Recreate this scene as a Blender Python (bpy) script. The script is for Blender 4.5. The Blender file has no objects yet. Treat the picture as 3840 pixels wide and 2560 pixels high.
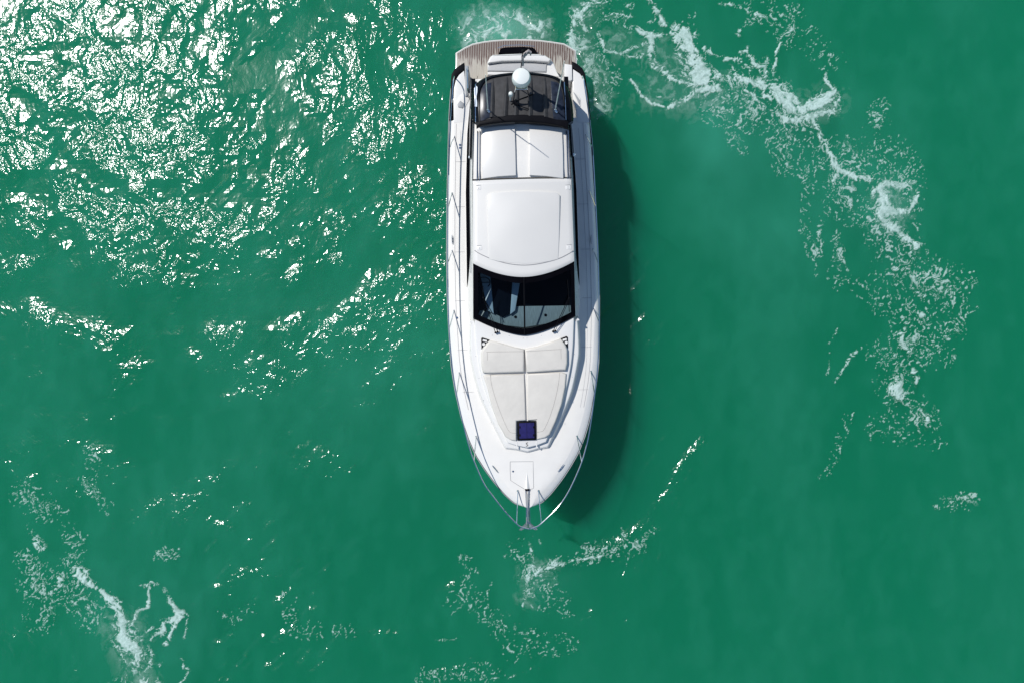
import bpy, bmesh, math, random
import numpy as np
from mathutils import Vector, Matrix
R = math.radians
sc = bpy.context.scene
col = sc.collection
random.seed(5)

# ------------------------------------------------------------------ camera, sky, sun, exposure
CAM_H = 21.0
cam_d = bpy.data.cameras.new('camera'); cam = bpy.data.objects.new('camera', cam_d); col.objects.link(cam)
cam_d.lens = 24.0; cam_d.sensor_width = 36.0; cam_d.clip_end = 6000; cam_d.clip_start = 0.1
cam.location = (0, 0, CAM_H); cam.rotation_euler = (0, 0, 0)
sc.camera = cam
SUN = Vector((-0.60, 0.45, 1.0)).normalized()          # towards the sun
elev = math.asin(SUN.z); azim = math.atan2(SUN.x, SUN.y)
w = bpy.data.worlds.new('World'); sc.world = w; w.use_nodes = True
wn = w.node_tree; wn.nodes.clear()
sky = wn.nodes.new('ShaderNodeTexSky'); sky.sky_type = 'NISHITA'; sky.sun_disc = False
sky.sun_elevation = elev; sky.sun_rotation = azim; sky.air_density = 1.0; sky.dust_density = 0.0; sky.ozone_density = 1.2
bg = wn.nodes.new('ShaderNodeBackground'); bg.inputs[1].default_value = 0.11
wo = wn.nodes.new('ShaderNodeOutputWorld')
wn.links.new(sky.outputs[0], bg.inputs[0]); wn.links.new(bg.outputs[0], wo.inputs[0])
sl = bpy.data.lights.new('sun', 'SUN'); sl.energy = 4.1; SEA = -0.65; sl.angle = R(0.53); sl.color = (1.0, 0.975, 0.935)
so = bpy.data.objects.new('sun', sl); col.objects.link(so)
so.rotation_euler = SUN.to_track_quat('Z', 'Y').to_euler(); so.location = SUN * 60
sc.view_settings.view_transform = 'Standard'; sc.view_settings.look = 'None'
sc.view_settings.exposure = 0.0; sc.view_settings.gamma = 1.0
sc.render.engine = 'CYCLES'
cy = sc.cycles
cy.max_bounces = 10; cy.diffuse_bounces = 3; cy.glossy_bounces = 3; cy.transmission_bounces = 4
cy.volume_bounces = 5; cy.transparent_max_bounces = 12; cy.caustics_reflective = False; cy.caustics_refractive = False
cy.sample_clamp_indirect = 3.0; cy.use_denoising = True

# ------------------------------------------------------------------ materials
def nmat(name):
    m = bpy.data.materials.new(name); m.use_nodes = True; nt = m.node_tree
    for n in list(nt.nodes): nt.nodes.remove(n)
    o = nt.nodes.new('ShaderNodeOutputMaterial'); return m, nt, o
def N(nt, t, **kw):
    n = nt.nodes.new(t)
    for k, v in kw.items(): setattr(n, k, v)
    return n
def pmat(name, color, rough=0.4, metal=0.0, coat=0.0, var=0.04, vscale=3.0, bump=0.0, bscale=200.0, spec=0.5, stretch=(1, 1, 1)):
    """Principled material with slight procedural variation of colour, roughness and relief."""
    m, nt, o = nmat(name); L = nt.links.new
    p = N(nt, 'ShaderNodeBsdfPrincipled'); L(p.outputs[0], o.inputs[0])
    tc = N(nt, 'ShaderNodeTexCoord'); mp = N(nt, 'ShaderNodeMapping'); mp.inputs['Scale'].default_value = stretch
    L(tc.outputs['Object'], mp.inputs[0])
    nz = N(nt, 'ShaderNodeTexNoise'); nz.inputs['Scale'].default_value = vscale; nz.inputs['Detail'].default_value = 6
    L(mp.outputs[0], nz.inputs['Vector'])
    mr = N(nt, 'ShaderNodeMapRange'); mr.inputs[1].default_value = .3; mr.inputs[2].default_value = .7
    mr.inputs[3].default_value = 1 - var; mr.inputs[4].default_value = 1 + var * .5
    L(nz.outputs['Fac'], mr.inputs[0])
    hs = N(nt, 'ShaderNodeVectorMath', operation='SCALE'); hs.inputs[0].default_value = color[:3]
    L(mr.outputs[0], hs.inputs['Scale']); L(hs.outputs[0], p.inputs['Base Color'])
    rr = N(nt, 'ShaderNodeMapRange'); rr.inputs[3].default_value = rough * .85; rr.inputs[4].default_value = min(1, rough * 1.2)
    L(nz.outputs['Fac'], rr.inputs[0]); L(rr.outputs[0], p.inputs['Roughness'])
    p.inputs['Metallic'].default_value = metal; p.inputs['Coat Weight'].default_value = coat
    p.inputs['Coat Roughness'].default_value = 0.08; p.inputs['Specular IOR Level'].default_value = spec
    if bump > 0:
        b = N(nt, 'ShaderNodeBump'); b.inputs['Strength'].default_value = bump; b.inputs['Distance'].default_value = 0.01
        n2 = N(nt, 'ShaderNodeTexNoise'); n2.inputs['Scale'].default_value = bscale; n2.inputs['Detail'].default_value = 3
        L(mp.outputs[0], n2.inputs['Vector']); L(n2.outputs['Fac'], b.inputs['Height']); L(b.outputs[0], p.inputs['Normal'])
    return m
M = {}
M['gel'] = pmat('white_gelcoat', (.725, .708, .675), .28, coat=.3, var=.02, vscale=1.2)
M['roof'] = pmat('roof_gelcoat', (.655, .635, .598), .3, coat=.3, var=.025, vscale=.9)
M['deck'] = pmat('nonskid_deck', (.715, .692, .65), .6, var=.03, vscale=2.5, bump=.25, bscale=160)
M['cream'] = pmat('cream_vinyl', (.625, .59, .53), .55, var=.05, vscale=3, bump=.55, bscale=9)
M['seam'] = pmat('seam', (.22, .22, .23), .6)
M['groove'] = pmat('deck_groove', (.36, .36, .37), .6)
M['black'] = pmat('black_gloss', (.004, .005, .007), .14, coat=.0, var=.2, spec=.12)
M['rubber'] = pmat('black_rubber', (.006, .006, .008), .45, var=.2, spec=.06)
M['canopy'] = pmat('canopy_fabric', (.058, .057, .058), .5, var=.25, vscale=8, bump=.3, bscale=40, spec=.12)
M['smoke'] = pmat('smoked_panel', (.020, .026, .042), .28, var=.5, vscale=9, spec=.3)
M['steel'] = pmat('stainless', (.72, .74, .76), .035, metal=1, var=.05)
M['anch'] = pmat('galvanised', (.42, .44, .45), .35, metal=.8, var=.15, vscale=20)
M['winblack'] = pmat('window_black', (.004, .004, .006), .6, var=.2, spec=.0)
M['grey'] = pmat('grey_plastic', (.3, .31, .32), .5)
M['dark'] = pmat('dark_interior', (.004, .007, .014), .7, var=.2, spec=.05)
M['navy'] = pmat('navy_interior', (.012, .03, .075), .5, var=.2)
M['pale'] = pmat('pale_interior', (.66, .76, .80), .5, var=.05)
M['grey2'] = pmat('seat_vinyl', (.42, .42, .42), .55)
M['dash'] = pmat('dashboard_vinyl', (.46, .50, .48), .7, var=.3, vscale=12, stretch=(6, .4, 1))
M['dome'] = pmat('dome_plastic', (.72, .75, .72), .35, var=.02)
M['flag'] = pmat('flag_cloth', (.42, .37, .36), .85, var=.35, vscale=25)
M['hatchglass'] = pmat('hatch_glass', (.022, .018, .10), .1, coat=.2, var=.25, vscale=9)
M['light'] = pmat('lamp_lens_and_sky_reflection', (.75, .8, .85), .2, coat=.5)  # lamp lenses, and the painted sky reflection on the side pane

def teak_mat():
    m, nt, o = nmat('wet_teak'); L = nt.links.new
    p = N(nt, 'ShaderNodeBsdfPrincipled'); L(p.outputs[0], o.inputs[0])
    tc = N(nt, 'ShaderNodeTexCoord')
    mp = N(nt, 'ShaderNodeMapping'); mp.inputs['Scale'].default_value = (22, 1.6, 1); L(tc.outputs['Object'], mp.inputs[0])
    nz = N(nt, 'ShaderNodeTexNoise'); nz.inputs['Scale'].default_value = 1; nz.inputs['Detail'].default_value = 5; L(mp.outputs[0], nz.inputs['Vector'])
    wet = N(nt, 'ShaderNodeTexNoise'); wet.inputs['Scale'].default_value = 1.6; wet.inputs['Detail'].default_value = 6
    L(mp.outputs[0], wet.inputs['Vector'])
    sx = N(nt, 'ShaderNodeSeparateXYZ'); L(tc.outputs['Object'], sx.inputs[0])
    # drained towards the cockpit, soaked towards the stern edge (object origin sits on the inner edge)
    g = N(nt, 'ShaderNodeMapRange'); g.inputs[1].default_value = -.25; g.inputs[2].default_value = .75; g.inputs[3].default_value = -.22; g.inputs[4].default_value = .28
    L(sx.outputs['Y'], g.inputs[0])
    ad = N(nt, 'ShaderNodeMath', operation='ADD'); L(wet.outputs['Fac'], ad.inputs[0]); L(g.outputs[0], ad.inputs[1])
    wr = N(nt, 'ShaderNodeMapRange'); wr.inputs[1].default_value = .48; wr.inputs[2].default_value = .60; L(ad.outputs[0], wr.inputs[0])
    dry = N(nt, 'ShaderNodeMixRGB'); dry.inputs[1].default_value = (.44, .40, .34, 1); dry.inputs[2].default_value = (.33, .30, .25, 1); L(nz.outputs['Fac'], dry.inputs[0])
    c = N(nt, 'ShaderNodeMixRGB'); c.inputs[2].default_value = (.11, .065, .05, 1); L(dry.outputs[0], c.inputs[1]); L(wr.outputs[0], c.inputs[0])
    L(c.outputs[0], p.inputs['Base Color'])
    rr = N(nt, 'ShaderNodeMapRange'); rr.inputs[3].default_value = .7; rr.inputs[4].default_value = .22; L(wr.outputs[0], rr.inputs[0]); L(rr.outputs[0], p.inputs['Roughness'])
    return m
M['teak'] = teak_mat()
M['caulk'] = pmat('caulk', (.47, .45, .40), .6)

def schlick(nt, f0, normal=None):
    lw = N(nt, 'ShaderNodeLayerWeight'); lw.inputs['Blend'].default_value = .5
    if normal is not None: nt.links.new(normal, lw.inputs['Normal'])
    p = N(nt, 'ShaderNodeMath', operation='POWER'); p.inputs[1].default_value = 5; nt.links.new(lw.outputs['Facing'], p.inputs[0])
    q = N(nt, 'ShaderNodeMath', operation='MULTIPLY_ADD'); q.inputs[1].default_value = 1 - f0; q.inputs[2].default_value = f0; q.use_clamp = True
    nt.links.new(p.outputs[0], q.inputs[0]); return q.outputs[0]
def glass_mat():
    m, nt, o = nmat('tinted_glass'); L = nt.links.new
    t = N(nt, 'ShaderNodeBsdfTransparent'); t.inputs[0].default_value = (.46, .55, .60, 1)
    g = N(nt, 'ShaderNodeBsdfGlossy'); g.inputs['Roughness'].default_value = .03
    f = schlick(nt, .012)
    mx = N(nt, 'ShaderNodeMixShader'); L(f, mx.inputs[0]); L(t.outputs[0], mx.inputs[1]); L(g.outputs[0], mx.inputs[2]); L(mx.outputs[0], o.inputs[0])
    return m
M['glass'] = glass_mat()

# ------------------------------------------------------------------ geometry helpers
def finish(name, bm, mats, parent=None, smooth=35, loc=None):
    me = bpy.data.meshes.new(name)
    bmesh.ops.recalc_face_normals(bm, faces=bm.faces)
    if smooth:
        a = math.radians(smooth)
        for f in bm.faces: f.smooth = True
        for e in bm.edges:
            if len(e.link_faces) == 2 and e.calc_face_angle(0) > a: e.smooth = False
    if loc is not None: bmesh.ops.translate(bm, verts=bm.verts, vec=-Vector(loc))
    bm.to_mesh(me); bm.free()
    if not isinstance(mats, (list, tuple)): mats = [mats]
    for m in mats: me.materials.append(M[m] if isinstance(m, str) else m)
    o = bpy.data.objects.new(name, me); col.objects.link(o)
    if loc is not None: o.location = loc
    if parent is not None: o.parent = parent
    return o
def fz(z): return z if callable(z) else (lambda x, y, z=z: z)
def inset(pts, d):
    n = len(pts); out = []
    A = sum(pts[i][0] * pts[(i + 1) % n][1] - pts[(i + 1) % n][0] * pts[i][1] for i in range(n))
    s = 1 if A > 0 else -1
    for i in range(n):
        p0, p1, p2 = Vector(pts[i - 1][:2]), Vector(pts[i][:2]), Vector(pts[(i + 1) % n][:2])
        e1 = (p1 - p0); e2 = (p2 - p1)
        if e1.length < 1e-6: e1 = e2
        if e2.length < 1e-6: e2 = e1
        n1 = Vector((-e1.y, e1.x)).normalized() * s; n2 = Vector((-e2.y, e2.x)).normalized() * s
        b = (n1 + n2); b = b / max(b.length_squared / 2, .35) if b.length > 1e-6 else n1
        b = b * 1.0
        out.append((p1.x + b.x * d, p1.y + b.y * d))
    return out
def ring(bm, pts): return [bm.verts.new(p) for p in pts]
def bridge(bm, a, b, mi=0, close=True):
    n = len(a)
    for i in range(n if close else n - 1):
        j = (i + 1) % n
        try: bm.faces.new((a[i], a[j], b[j], b[i])).material_index = mi
        except ValueError: pass
def prism(bm, pts, z0, z1, bev=.012, mi=0, taper=0.0, steps=2, bottom=True):
    """Solid slab on an outline: sides (optionally tapering in by taper), rounded upper edge, top."""
    z0, z1 = fz(z0), fz(z1)
    r0 = ring(bm, [(x, y, z0(x, y)) for x, y in pts]); prev = r0
    base = inset(pts, taper) if taper else pts
    for k in range(steps + 1):
        a = k / steps * math.pi / 2
        q = inset(base, bev * (1 - math.cos(a)) + 1e-6)
        r = ring(bm, [(x, y, z1(x, y) - bev * (1 - math.sin(a))) for x, y in q])
        bridge(bm, prev, r, mi); prev = r
    f = bm.faces.new(prev); f.material_index = mi
    fs = [f]
    if bottom:
        g = bm.faces.new(list(reversed(r0))); g.material_index = mi; fs.append(g)
    bmesh.ops.triangulate(bm, faces=fs)
def box(bm, c, s, rz=0, mi=0, bev=0.006):
    cx, cy_, cz = c; hx, hy, hz = s[0] / 2, s[1] / 2, s[2] / 2
    ca, sa = math.cos(rz), math.sin(rz)
    pts = [(cx + x * ca - y * sa, cy_ + x * sa + y * ca) for x, y in ((-hx, -hy), (hx, -hy), (hx, hy), (-hx, hy))]
    prism(bm, pts, cz - hz, cz + hz, min(bev, hx * .4, hy * .4, hz * .8), mi, steps=1)
def tube(bm, pts, r, n=10, mi=0, caps=True):
    P = [Vector(p) for p in pts]; m = len(P)
    rr = r if isinstance(r, (list, tuple)) else [r] * m
    t = [(P[min(i + 1, m - 1)] - P[max(i - 1, 0)]).normalized() for i in range(m)]
    u = t[0].orthogonal().normalized(); prev = None; first = None
    for i in range(m):
        u = (u - t[i] * u.dot(t[i])).normalized(); v = t[i].cross(u)
        rg = ring(bm, [P[i] + (u * math.cos(2 * math.pi * k / n) + v * math.sin(2 * math.pi * k / n)) * rr[i] for k in range(n)])
        if prev: bridge(bm, prev, rg, mi)
        else: first = rg
        prev = rg
    if caps:
        bm.faces.new(prev).material_index = mi; bm.faces.new(list(reversed(first))).material_index = mi
def lathe(bm, prof, c, n=32, mi=0, axis=None):
    """prof = [(radius, height)]; closed with caps"""
    q = Vector(axis).normalized().to_track_quat('Z', 'Y') if axis else None
    prev = None; first = None; c = Vector(c)
    for r, h in prof:
        pts = []
        for k in range(n):
            a = 2 * math.pi * k / n; p = Vector((r * math.cos(a), r * math.sin(a), h))
            if q: p = q @ p
            pts.append(c + p)
        rg = ring(bm, pts)
        if prev: bridge(bm, prev, rg, mi)
        else: first = rg
        prev = rg
    bm.faces.new(prev).material_index = mi; bm.faces.new(list(reversed(first))).material_index = mi
def loft(bm, secs, mi=0, close=False, caps=False):
    prev = None; first = None
    for s in secs:
        rg = ring(bm, s)
        if prev: bridge(bm, prev, rg, mi, close)
        else: first = rg
        prev = rg
    if caps:
        bm.faces.new(prev).material_index = mi; bm.faces.new(list(reversed(first))).material_index = mi
def ribbon(bm, pts, wd, h, mi=0):
    """narrow solid strip lying along pts (x,y,z), width wd, proud by h"""
    P = [Vector(p) for p in pts]; m = len(P); prev = None
    for i in range(m):
        t = (P[min(i + 1, m - 1)] - P[max(i - 1, 0)]); t.z = 0
        nrm = Vector((-t.y, t.x, 0)).normalized() * wd / 2
        rg = ring(bm, [P[i] - nrm - Vector((0, 0, .01)), P[i] - nrm + Vector((0, 0, h)), P[i] + nrm + Vector((0, 0, h)), P[i] + nrm - Vector((0, 0, .01))])
        if prev: bridge(bm, prev, rg, mi)
        else: bm.faces.new(list(reversed(rg))).material_index = mi
        prev = rg
    bm.faces.new(prev).material_index = mi
def spline(pts, k=6):
    """Catmull-Rom through the points"""
    P = [Vector(p) for p in pts]; out = []
    for i in range(len(P) - 1):
        p0 = P[max(i - 1, 0)]; p1 = P[i]; p2 = P[i + 1]; p3 = P[min(i + 2, len(P) - 1)]
        for j in range(k):
            t = j / k
            out.append(.5 * ((2 * p1) + (p2 - p0) * t + (2 * p0 - 5 * p1 + 4 * p2 - p3) * t * t + (3 * p1 - p0 - 3 * p2 + p3) * t ** 3))
    out.append(P[-1]); return [tuple(p) for p in out]
def interp(x, xs, ys): return float(np.interp(x, xs, ys))

def empty(name, loc=(0, 0, 0), rz=0, parent=None):
    o = bpy.data.objects.new(name, None); col.objects.link(o); o.location = loc; o.rotation_euler = (0, 0, rz)
    o.empty_display_size = .3
    if parent: o.parent = parent
    return o

# ------------------------------------------------------------------ the yacht's own frame
# local x = starboard side seen from above (image right), local +y = towards the stern, bow at -y
def W(px, py, z):
    s = (CAM_H - z) / 2560.0
    return Vector(((px - 1920) * s, (1280 - py) * s))
ws, wb = W(1944, 270, 1.3), W(1981, 1900, 1.7)
ax = (ws - wb).normalized(); TH = math.atan2(-ax.x, ax.y)
ORG = wb + ax * (wb.y * -1) / ax.y
ca, sa = math.cos(TH), math.sin(TH)
def L2(px, py, z):
    p = W(px, py, z) - ORG
    return (p.x * ca + p.y * sa, -p.x * sa + p.y * ca)
def L3(px, py, z): return (*L2(px, py, z), z)
YB, YS = L2(1981, 1900, 1.7)[1], L2(1944, 262, 1.3)[1]
def zs(y):                       # deck edge height along the boat
    t = max(0, min(1.1, (YS - y) / (YS - YB))); return 1.34 + .38 * t * t
def LD(px, py, dz=0):
    z = 1.5
    for _ in range(4):
        x, y = L2(px, py, z + dz); z = zs(y)
    return (x, y)
# half width of the deck edge along y
_tr = [(262, 226), (275, 243), (300, 251), (420, 262), (520, 267), (750, 277), (950, 283), (1100, 284), (1200, 282), (1360, 275.5), (1450, 263),
       (1550, 243), (1600, 229), (1640, 216), (1700, 191), (1758, 156), (1800, 127), (1850, 87), (1880, 57), (1893, 38), (1899, 16)]
_hy, _hw = [], []
for py, hw in _tr:
    cxp = 1944 + (py - 270) * .0227
    x, y = LD(cxp + hw, py); x2, _ = LD(cxp - hw, py); _hy.append(y); _hw.append((x - x2) / 2)
_hy = _hy[::-1]; _hw = _hw[::-1]
def HW(y): return interp(y, _hy, _hw)
def zdeck(x, y):
    h = max(HW(y), .05); return zs(y) + .035 * (1 - min(1, abs(x) / h) ** 2)

yacht = empty('motor_yacht', (ORG.x, ORG.y, 0), TH)
yacht['label'] = 'long white motor yacht with black rear hardtop floating on green water'
yacht['category'] = 'yacht'
def part(name, bm, mats, parent=None, **kw): return finish(name, bm, mats, parent or yacht, **kw)

# ---- hull: flared sides from deck edge to keel
ys_ = [YB + (YS - YB) * (i / 60) ** 1.35 for i in range(61)]
bm = bmesh.new(); secs = []
for y in ys_:
    h = HW(y); z = zs(y); t = (YS - y) / (YS - YB)
    fl = 1 - t ** 3
    rows = [(h, z - .10, 0), (h - .015, z - .16, 0), (h * (.985 - .03 * t), z - .42, .12), (h * (.96 - .20 * t), z * .42, .45), (h * (.93 - .30 * t), .05, .75), (h * (.88 - .40 * t), -.5, .9), (h * (.7 - .4 * t), -.7, 1.1), (0.001, -1.3 + .35 * t ** 4, 1.25)]
    s = [(x, y + dy * t ** 6, zz) for x, zz, dy in rows]
    secs.append([(-x, yy, zz) for x, yy, zz in s] + [(x, yy, zz) for x, yy, zz in reversed(s)])
secs.insert(0, [(0, y - .035, zz) for x, y, zz in secs[0]])
loft(bm, secs); bmesh.ops.remove_doubles(bm, verts=bm.verts, dist=.0005)
v = [x for x in bm.verts]
# transom
last = [vv for vv in bm.verts if abs(vv.co.y - YS) < 1e-4]
bmesh.ops.holes_fill(bm, edges=[e for e in bm.edges if len(e.link_faces) == 1 and all(abs(q.co.y - YS) < 1e-3 for q in e.verts)])
bmesh.ops.holes_fill(bm, edges=[e for e in bm.edges if len(e.link_faces) == 1 and all(abs(q.co.x) < HW(YB) * 1.05 and q.co.y < YB + 1.3 for q in e.verts)])
hull = part('hull', bm, 'gel')
# rubbing strake round the deck edge
bm = bmesh.new()
for sx in (-1, 1):
    tube(bm, [(sx * (HW(y) + .012), y, zs(y) - .125) for y in ys_[1:]], .028, 8)
part('rubbing_strake', bm, 'rubber', hull)
bm = bmesh.new()
for sx in (-1, 1):
    tube(bm, [(sx * (HW(y) + .026), y, zs(y) - .108) for y in ys_[1:]], .013, 8)
part('strake_trim', bm, 'grey', hull)

# ---- deck: sloping outer band, flat non-skid inside
YC = L2(1944, 445, 1.4)[1]
bm = bmesh.new(); secs = []
dy_ = [y for y in ys_ if y < YC] + [YC]
for y in dy_:
    h = HW(y); t = (YS - y) / (YS - YB); band = min(.11 + .17 * max(0, (t - .55) / .45), h * .45); z = zs(y)
    half = [(h, z - .10), (h - band * .12, z - .075), (h - band * .55, z - .035), (h - band, z), (h - band - .012, z + .003)]
    xi = h - band - .012
    half += [(xi * k, zdeck(xi * k, y)) for k in (.8, .55, .3)]
    secs.append([(-x, y, zz) for x, zz in half] + [(0, y, zdeck(0, y))] + [(x, y, zz) for x, zz in reversed(half)])
loft(bm, secs)
for f in bm.faces:
    c = f.calc_center_median(); f.material_index = 1 if abs(c.x) < HW(c.y) - .14 - .14 * max(0, (YS - c.y) / (YS - YB) - .5) else 0
deck = part('deck', bm, ['gel', 'deck'])

# non-skid panel joints on the side decks
bm = bmesh.new()
def gl(pxs, wd=.008, dz=0): ribbon(bm, [(*LD(a, b), zdeck(*LD(a, b)) + .002 + dz) for a, b in pxs], wd, .002)
for sx in (-1, 1):
    P = [(sx * (HW(y) - .20 - .03 * ((YC - y) / 6)), y) for y in np.linspace(YC - .1, -1.9, 24)]
    ribbon(bm, [(x, y, zs(y) + .010) for x, y in P], .010, .003)
    P = [(sx * (HW(y) - .34), y) for y in np.linspace(YC - .3, -1.9, 24)]
    ribbon(bm, [(x, y, zdeck(x, y) + .001) for x, y in P], .006, .003)
    for yy in (5.2, 3.9, 2.6, 1.2, -.2, -1.4):
        x0, x1 = HW(yy) - .2, HW(yy) - .50
        ribbon(bm, [(sx * x0, yy, zdeck(x0, yy) + .001), (sx * (x0 + x1) / 2, yy, zdeck(x1, yy) + .001), (sx * x1, yy, zdeck(x1, yy) + .001)], .007, .003)
part('deck_joint', bm, 'groove', deck)

# ---- cabin sides
zr_edge = 2.84
def base_x(y):
    return interp(y, [-4, -3.1, -2.4, -2.1, -1.55, -.6, .3, .5, 1.0, 1.7, 4.3, 6.0, 6.9, 7.4], [.6, .67, .99, 1.14, 1.36, 1.50, 1.52, 1.55, 1.625, 1.62, 1.60, 1.52, 1.42, 1.30])
def top_pt(y):
    X = interp(y, [.69, 2.08, 4.3, 5.7, 6.6, 7.15], [1.42, 1.345, 1.32, 1.27, 1.22, 1.10])
    Z = interp(y, [.69, .9, 2.08, 4.3, 5.7, 6.6, 7.15], [2.06, 2.18, 2.86, 2.86, 2.90, 2.90, 2.80])
    if y < .69: X, Z = 1.42 - .06 * (.69 - y) / .27, 2.06 - .12 * (.69 - y) / .27
    return X, Z
def side_pt(y, f, off=0):
    bx, bz = base_x(y), zs(y) - .02; tx, tz = top_pt(y)
    bulge = -.02 * math.sin(math.pi * f) * min(1, (tz - bz))
    x = bx + (tx - bx) * f + bulge + off; z = bz + (tz - bz) * f
    return x, z
bm = bmesh.new()
yl = [.42, .50, .60] + list(np.linspace(.69, 7.15, 40))
for sx in (-1, 1):
    loft(bm, [[(sx * side_pt(y, f)[0], y, side_pt(y, f)[1]) for f in np.linspace(0, 1, 9)] for y in yl])
cabin = part('cabin', bm, 'gel')
# side windows: long black glass, pointed forward, running back under the hardtop
bm = bmesh.new()
for sx in (-1, 1):
    secs = []
    for y in np.linspace(1.58, 7.15, 44):
        t = min(1, (y - 1.58) / 1.0); f0 = .05; f1 = .05 + .50 * t ** .7 + .35 * max(0, (y - 5.3) / 1.8)
        f1 = min(f1, .97)
        secs.append([(sx * side_pt(y, f, .006 if 0 < k < 6 else -.004)[0], y, side_pt(y, f)[1]) for k, f in enumerate([f0, f0 + .002] + list(np.linspace(f0 + .01, f1 - .01, 3)) + [f1 - .002, f1])])
    b2 = bmesh.new(); loft(b2, secs); part('side_window', b2, 'winblack', cabin)
bm.free()
# chrome-edged cabin mouldings under the roof
bm = bmesh.new()
for sx in (-1, 1):
    bm = bmesh.new(); tube(bm, [(sx * (side_pt(y, .60)[0] + .008), y, side_pt(y, .60)[1]) for y in np.linspace(1.9, 6.3, 30)], .008, 6); part('window_trim', bm, 'grey', cabin)

# ---- interior seen through the windscreen
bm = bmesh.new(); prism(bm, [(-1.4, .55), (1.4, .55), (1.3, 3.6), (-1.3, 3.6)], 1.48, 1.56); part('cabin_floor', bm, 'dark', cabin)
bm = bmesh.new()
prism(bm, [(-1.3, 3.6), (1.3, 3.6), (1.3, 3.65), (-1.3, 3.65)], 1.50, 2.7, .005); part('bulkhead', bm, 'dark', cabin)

# ---- trunk and foredeck moulding: two tiers
tr = [(1753, 1200), (1752, 1260), (1756, 1321), (1765, 1390), (1783, 1470), (1806, 1540), (1838, 1605), (1868, 1650), (1889, 1684)]
trl = [LD(a, b) for a, b in tr]
half = [(-1.57, .70), (-1.60, .3), (-1.61, -.3), (-1.57, -.62), (-1.47, -1.1), (-1.36, -1.5), (-1.20, -1.9), (-1.02, -2.3), (-.82, -2.73), (-.70, -2.98), (-.63, -3.07)]
half_s = [tuple(p[:2]) for p in spline([(x, y, 0) for x, y in half[:10]], 4)] + half[10:]
def foot(x): return .20 + .50 * (abs(x) / 1.42) ** 1.55
aft = [(x, foot(x) + .035) for x in np.linspace(1.22, -1.22, 19)]
full = half_s + [(-.3, -3.12), (0, -3.20), (.3, -3.12)] + [(-x, y) for x, y in reversed(half_s)] + aft
def zt1(x, y): return interp(y, [-3.2, -2.4, -1.0, .3, .95], [zs(-3.2) + .13, 1.80, 1.84, 1.92, 1.98]) + .015
bm = bmesh.new()
prism(bm, full, lambda x, y: zs(y) - .05, zt1, .05, 0, taper=.09, steps=4)
trunk = part('foredeck_trunk', bm, 'gel')
half2 = [(-1.42, .69), (-1.40, .3), (-1.37, -.2), (-1.29, -.8), (-1.12, -1.5), (-.92, -2.0), (-.70, -2.5), (-.56, -2.84)]
half2_s = [tuple(p[:2]) for p in spline([(x, y, 0) for x, y in half2], 4)]
full2 = half2_s + [(-.3, -2.93), (0, -3.0), (.3, -2.93)] + [(-x, y) for x, y in reversed(half2_s)] + [(x, y - .01) for x, y in aft]
def zt2(x, y): return interp(y, [-3.0, -2.2, -1.0, .25, .7, .95], [1.895, 1.92, 1.955, 2.03, 2.07, 2.09]) + .02 * (1 - min(1, (x / 1.4) ** 2))
bm = bmesh.new()
prism(bm, full2, 1.7, zt2, .035, 0, taper=.03, steps=3)
part('trunk_top', bm, 'gel', trunk)
# small black logo plate in front of the hatch, and moulded drain slots
bm = bmesh.new()
lx, ly = L2(1976, 1664, 1.9)
tube(bm, [(lx + .028, ly + .05, 1.925), (lx - .02, ly + .035, 1.925), (lx - .022, ly + .01, 1.925), (lx + .022, ly - .012, 1.925), (lx + .022, ly - .035, 1.925), (lx - .028, ly - .05, 1.925)], .008, 6)
part('emblem', bm, 'rubber', trunk)
bm = bmesh.new()
for a, b in ((1938, 1668), (2012, 1665)):
    x, y = L2(a, b, 1.9); bm = bmesh.new(); ribbon(bm, [(x, y + .1, 1.915), (x, y, 1.912), (x, y - .09, 1.905)], .03, .012); part('step_nib', bm, 'gel', trunk)

# ---- roof (hardtop): crowned slab with raised central panel
def zroof(x, y): return 2.985 - .085 * (x / 1.32) ** 2 - .02 * max(0, 2.6 - y) - .01 * max(0, y - 5)
YR = L2(1944, 482, 2.95)[1]
def rhw(y): return interp(y, [2.0, 4.3, 5.8, 7.2], [1.345, 1.31, 1.27, 1.22])
def yfront(x, o=0): return 1.70 + o + .40 * (abs(x) / 1.35) ** 1.9
def roof_grid(bm, yb, yf, hwf, dz, n=28, m=24, th=.07, bev=.03, mi=0):
    secs = []
    for j in range(m + 1):
        s = []
        for i in range(n + 1):
            u = -1 + 2 * i / n
            hw = hwf(yb); xx = u * hw; y0 = yb; y1 = yf(xx); y = y0 + (y1 - y0) * j / m; xx = u * hwf(y)
            y1 = yf(xx); y = y0 + (y1 - y0) * j / m
            e = min((1 - abs(u)) * hw, abs(y - y0), abs(y - y1)); dd = bev * (1 - math.sqrt(max(0, 1 - (1 - min(1, e / bev)) ** 2)))
            s.append((xx, y, zroof(xx, y) + dz - dd))
        secs.append(s)
    # remap columns so the edges are finely sampled
    rows = [ring(bm, s) for s in secs]
    for j in range(m): bridge(bm, rows[j], rows[j + 1], mi, False)
    outer = rows[0] + [rows[j][-1] for j in range(1, m + 1)] + list(reversed(rows[m][:-1])) + [rows[j][0] for j in range(m - 1, 0, -1)]
    low = ring(bm, [(v.co.x, v.co.y, v.co.z - th) for v in outer]); bridge(bm, outer, low, mi)
    f = bm.faces.new(low); f.material_index = mi; bmesh.ops.triangulate(bm, faces=[f])
bm = bmesh.new()
roof_grid(bm, L2(1944, 672, 2.97)[1], lambda x: yfront(x), rhw, 0, 40, 40, th=.10)
roof = part('hardtop', bm, 'roof')
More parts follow.
